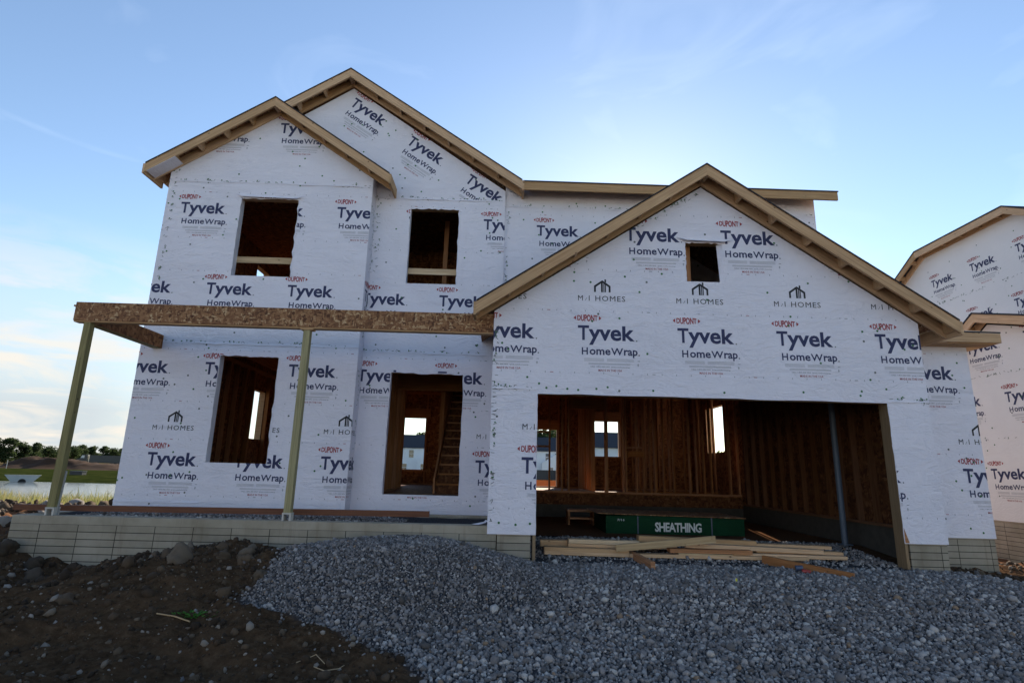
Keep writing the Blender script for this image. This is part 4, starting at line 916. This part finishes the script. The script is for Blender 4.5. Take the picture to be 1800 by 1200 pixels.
b.face([(NX2+1.6, 14.5, 9.35), (20.3, 14.5, 9.35), (20.3, 9.1, 6.28), (NX2-.3, 9.1, 6.28), (NX2-.3, 12.95, 8.54)], 0); b.face([(NX2+1.6, 14.5, 9.35), (NX2-.3, 16.05, 8.54), (NX2-.3, 19.9, 6.28), (20.3, 19.9, 6.28), (20.3, 14.5, 9.35)], 0); b.build('roof_slope', 'shingle', nb)

# ================================================================ far things
def crown(seed, w, h, n, leaf):
    g = np.random.default_rng(seed); k = 22
    cz = g.uniform(.16, .95, k)*h; cr_ = w*.5*np.sqrt(np.clip(1-((cz/h-.52)/.58)**2, .05, 1)); an = g.uniform(0, 6.28, k); rr = g.uniform(.1, .75, k)*cr_
    cc = np.stack([rr*np.cos(an), rr*np.sin(an), cz], -1); rad = g.uniform(.13, .24, k)*w
    i = g.integers(0, k, n); d = g.normal(size=(n, 3)); d /= np.linalg.norm(d, axis=1, keepdims=True)
    c = cc[i]+d*(rad[i]*g.uniform(.45, 1.08, n))[:, None]*np.array([1, 1, .8])
    a = g.normal(size=(n, 3)); a /= np.linalg.norm(a, axis=1, keepdims=True); b_ = np.cross(a, g.normal(size=(n, 3))); b_ /= np.linalg.norm(b_, axis=1, keepdims=True)
    s = leaf*g.uniform(.6, 1.3, n)[:, None]
    return np.stack([c-a*s, c-b_*s*.6, c+a*s, c+b_*s*.6], 1).reshape(-1, 3), np.clip(g.beta(2, 2, n)*.7+.25*g.random(k)[i], 0, 1), cc
protos = []
def tree_proto(seed, w, h):
    v, t, cc = crown(seed, w, h, 2600, .40)
    o = thing('tree', '-', 'tree'); np_mesh('crown', v, np.arange(len(v)).reshape(-1, 4), 'leaf', {'tint': ('FACE', t)}, parent=o)
    m = MB(); m.tube([(0, 0, -.5), (.1, 0, h*.3), (0, .1, h*.75)], [.3, .22, .08], 0, 7)
    for c in cc[:6]: m.tube([(0.05, 0, h*.3), tuple(c)], [.12, .03], 0, 5)
    m.build('trunk', 'bark', o); return o
for q, (w, h) in enumerate(((10, 12.5), (8, 11), (11, 10), (7.5, 12))): protos.append(tree_proto(q+40, w, h))
used = set()
def tree(x, y, q, s, label, group):
    o = protos[q]
    if q in used: o = dup_tree(o)
    used.add(q); o.location = (x, y, float(zground(np.array([x]), np.array([y]))[0])); s *= .68 if group == TL else 1.; o.scale = (s*1.25, s*1.25, s); o.rotation_euler = (0, 0, x*1.7)
    tag(o, label, 'tree', group)
def at_px(px, d, py=812):               # where a far thing stands
    v = cr*((px-900)/984.42) + cu*((600-py)/984.42) + cf
    return (v.x*d/v.y, d)
TL = 'trees on the far side of the pond'
tl = [(-30, 172, 0, 1.0), (8, 175, 3, .95), (38, 182, 1, .88), (62, 190, 0, .82), (82, 200, 2, .85), (108, 215, 1, .8), (125, 222, 2, .9), (142, 235, 3, .85), (160, 240, 1, .85), (178, 250, 0, .8), (196, 255, 2, .85), (215, 260, 1, .85)]
tlab = ['tall tree cut off by the left picture edge beyond the pond', 'tallest full tree at the far left beyond the pond', 'second tree from the left, rising beyond the pond', 'broad tree left of the corner porch post, beyond the pond', 'tree seen just beside the corner porch post',
        'tree showing to the right of the corner porch post', 'low wide tree behind the dark truck cab', 'slim tree above the dark truck cab', 'tree above the front of the dark trailer', 'tree above the middle of the dark trailer', 'low tree above the rear of the dark trailer', 'tree touching the left edge of the house wall']
for (px, d, q, s), lab in zip(tl, tlab): tree(*at_px(px, d), q, s, lab, TL)
for px, d, q, s, lab in ((735, 165, 0, .95, 'round tree above the dark roof seen through the front door'), (765, 168, 2, .9, 'wide tree behind the white house, hidden past the door opening'), (955, 150, 2, 1.25, 'dark tree behind white houses at the left of the garage view'), (985, 155, 1, 1.15, 'tree right of the darkest one in the garage view'), (930, 158, 0, 1.1, 'tree left behind the white houses in the garage view')):
    tree(*at_px(px, d), q, s, lab, 'trees behind the far houses')
# far wood that reads as one mass
vs, ts = [], []
for k in range(46):
    v, t, _ = crown(200+k, 12, 9, 420, .6); px = RNG.uniform(-120, 330); d = RNG.uniform(265, 310); p = at_px(px, d); v = v+np.array([p[0], p[1], -.5]); v[:, 2] *= RNG.uniform(.5, .72); vs.append(v); ts.append(t)
for k in range(16):
    v, t, _ = crown(300+k, 13, 10, 420, .7); px = RNG.uniform(680, 1300); d = RNG.uniform(190, 220); p = at_px(px, d); vs.append(v+np.array([p[0], p[1], -.5])); ts.append(t)
v = np.concatenate(vs); fw_ = np_mesh('far_wood', v, np.arange(len(v)).reshape(-1, 4), 'leaf', {'tint': ('FACE', np.concatenate(ts))}); tag(fw_, 'distant belt of woodland along the horizon', 'wood', kind='stuff')
# culvert headwall
x, y = at_px(46, 80, 840); cv = thing('culvert_headwall', 'pale concrete culvert end with a dark round pipe on the far pond bank', 'culvert')
b = MB(); n = 14; W2 = 2.2
prof = [(-W2, 1.0), (-W2+.7, .05)]
arc = [(.5*math.cos(math.pi*k/n), .0+.5*math.sin(math.pi*k/n)) for k in range(n+1)]
for k in range(n):
    p, q = arc[k], arc[k+1]; u0, u1 = W2*(1-2*k/n), W2*(1-2*(k+1)/n)
    b.face([(p[0], 0, p[1]), (u0, 0, 1.02), (u1, 0, 1.02), (q[0], 0, q[1])], 0)
b.face([(.5, 0, 0), (W2-.8, 0, 0), (W2, 0, 1.02)], 0); b.face([(-.5, 0, 0), (-W2, 0, 1.02), (-W2+.8, 0, 0)], 0)
b.box(-W2-.05, W2+.05, -.05, .3, 1.02, 1.14, 0); o = b.build('headwall', 'pale', cv)
b = MB(); b.tube([(0, .05, .02), (0, 2.5, .02)], .52, 0, 18, True); b.build('pipe', plain('dark_pipe', (.02, .02, .02), .9), cv)
cv.location = (x, y-.6, -1.54); cv.rotation_euler = (0, 0, .6); cv.scale = (.84, .84, .82)
# truck
tk = thing('dark_truck', 'dark articulated truck standing beyond the spoil heap across the pond', 'truck')
b = MB(); b.box(0, 9.5, -1.25, 1.25, 1.2, 3.35); b.box(.1, 9.4, -1.0, 1.0, .95, 1.199); b.build('trailer', 'truckdark', tk)
b = MB(); b.prism([(-3.3, .8), (-.6, .8), (-.6, 3.5), (-2.0, 3.5), (-2.5, 2.3), (-3.3, 2.1)], -1.1, 1.1); b.build('cab', 'truckdark', tk)
b = MB(); b.prism([(-2.42, 2.4), (-1.4, 2.4), (-1.4, 3.2), (-2.08, 3.2)], -1.13, -1.101); b.build('window', plain('pale_glass', (.35, .4, .45), .15, .6), tk)
for xw in (-2.6, -.2, .9, 7.2, 8.4):
    m = MB(); m.tube([(xw, -1.28, .52), (xw, -.9, .52)], .52, 0, 16); m.build('wheel', 'tyre', tk)
x, y = at_px(158, 186); tk.location = (x, y, zpt(x, y)); tk.rotation_euler = (0, 0, .35)
b = MB(); b.box(-2.2, 2.2, -1.2, 1.2, .3, 2.2); b.box(-2.3, 2.3, -1.3, 1.3, 2.201, 2.32); o = b.build('site_container', plain('tan_container', (.35, .24, .17), .6)); x, y = at_px(209, 200); o.location = (x, y, zpt(x, y)-.2); tag(o, 'tan site container right of the dark truck', 'container')
for px, d, lab in ((13, 120, 'pale survey stake at the far left edge beyond the pond'), (70, 150, 'pale survey stake left of the corner porch post'), (121, 150, 'pale survey stake right of the corner porch post')):
    x, y = at_px(px, d); m = MB(); m.box(-.06, .06, -.03, .03, -.3, 1.6); m.prism([(-.06, 1.6), (.06, 1.6), (0, 1.75)], -.03, .03); o = m.build('survey_stake', 'pale'); o.location = (x, y, zpt(x, y)); tag(o, lab, 'stake', 'survey stakes in the field')
x, y = at_px(141, 95); m = MB(); m.box(-1, 1, -.5, .5, 0, .55); m.box(-1.08, 1.08, -.58, .58, .551, .66); o = m.build('utility_box', 'truckdark'); o.location = (x, y, zpt(x, y)-.05); tag(o, 'low dark utility box on the grassy far bank', 'box')
# white houses beyond
def far_house(px, d, w, dep, eave, ridge, rot, label, gab=True, wins=()):
    o = thing('white_house', label, 'house', 'white houses behind the site'); hw = w/2
    b = MB(); b.box(-hw, hw, 0, dep, -.5, eave); b.prism([(0, eave), (dep, eave), (dep/2, ridge-.1)][::-1], -hw, hw, 0, lambda u, v, k: (k, u, v))
    if gab: b.box(-hw*.05, hw*.75, -1.6, -.001, -.5, eave*.55); b.prism([(-hw*.05, eave*.55), (hw*.75, eave*.55), (hw*.35, eave*.55+2)], -1.6, -.001)
    b.build('wall', 'siding', o)
    b = MB()
    for s in (0, 1):
        y0, y1 = (-.4, dep/2) if s == 0 else (dep+.4, dep/2)
        b.face([(-hw-.3, y0, eave-.15), (hw+.3, y0, eave-.15), (hw+.3, y1, ridge), (-hw-.3, y1, ridge)][::1 if s == 0 else -1], 0)
    b.build('roof', 'shingle', o)
    for (u, z, ww, hh, yy) in wins:
        m = MB(); m.box(u-ww/2-.1, u+ww/2+.1, yy-.06, yy-.002, z-.1, z+hh+.1); fr_ = m.build('window', 'siding', o)
        m = MB(); m.box(u-ww/2, u+ww/2, yy-.075, yy-.061, z, z+hh*.48); m.box(u-ww/2, u+ww/2, yy-.075, yy-.061, z+hh*.53, z+hh); m.build('pane', 'glass', fr_)
    x, y = at_px(px, d); o.location = (x, y, 0); o.rotation_euler = (0, 0, rot); return o
far_house(738, 128, 17, 11, 6.1, 9.2, .0, 'white siding house with a dark roof framed by the front door opening', True, [(-2.0, 3.9, 1.0, 1.6, 0), (-3.4, .9, 1.0, 1.6, 0), (.9, .9, .9, 1.6, -1.6), (1.6, 3.9, 1., 1.6, 0)])
far_house(955, 122, 16, 10, 5.9, 9.0, .0, 'white house with small windows at the left edge of the garage view', True, [(-3, 3.8, 1, 1.5, 0), (1, 3.8, 1, 1.5, 0), (3, 3.8, 1, 1.5, 0), (-3, .9, 1, 1.5, 0), (1.5, .9, .9, 1.5, -1.6)])
h3 = far_house(1080, 92, 16, 10, 5.7, 8.4, .0, 'house with a broad dark roof filling the back window of the garage view', False, [])
b = MB(); b.prism([(-8.6, 4.5), (-5.2, 4.5), (-8.0, 8.1)], -.9, -.45); b.build('gable', 'siding', h3)
far_house(1262, 200, 14, 10, 5.8, 8.6, .3, 'far white house behind the right side window', False, [])
# unseen road and sunlit houses behind the viewer, added for warm bounce light
m = MB(); m.face([(-300, -18, .012), (300, -18, .012), (300, -10.5, .012), (-300, -10.5, .012)], 0); tag(m.build('added_unseen_road', plain('bounce_road', (.30, .29, .27), .9)), kind='structure')
for k, (xh, lab) in enumerate(((-21, 'white house across the road, left of three added behind the viewer for bounce light'), (0, 'white house across the road, added straight behind the viewer for bounce light'), (21, 'white house across the road, right of three added behind the viewer for bounce light'))):
    o = far_house(883, 100, 17, 11, 6.4, 9.6, math.pi, lab, False, [(-4, 3.9, 1.1, 1.6, 0), (4, 3.9, 1.1, 1.6, 0), (0, .9, 1.1, 2, 0)]); o.location = (xh, -27, 0); o['group'] = 'houses added across the road for bounce light'
# orange fence, dumpster
of = thing('orange_fence', 'orange plastic mesh fence across the sunlit ground behind the house', 'fence')
m = MB(); m.box(-3.5, 9, -.01, .01, .12, 1.0); m.build('mesh_panel', 'orange', of)
for xx in (-3.4, -.3, 2.8, 5.9, 8.8): m = MB(); m.box(xx-.03, xx+.03, .011, .06, 0, 1.15); m.build('fence_post', 'steel', of)
x, y = at_px(950, 40); of.location = (x, y, 0)
dp = thing('dumpster', 'dark dumpster standing before the white house in the garage view', 'dumpster')
b = MB(); b.prism([(-2.3, .2), (2.3, .2), (2.7, 1.7), (-2.7, 1.7)], -.9, .9); b.build('bin', 'truckdark', dp); b = MB(); b.box(-2.75, 2.75, -.95, .95, 1.701, 1.8); b.build('rim', 'truckdark', dp)
x, y = at_px(962, 100); dp.location = (x, y, 0)
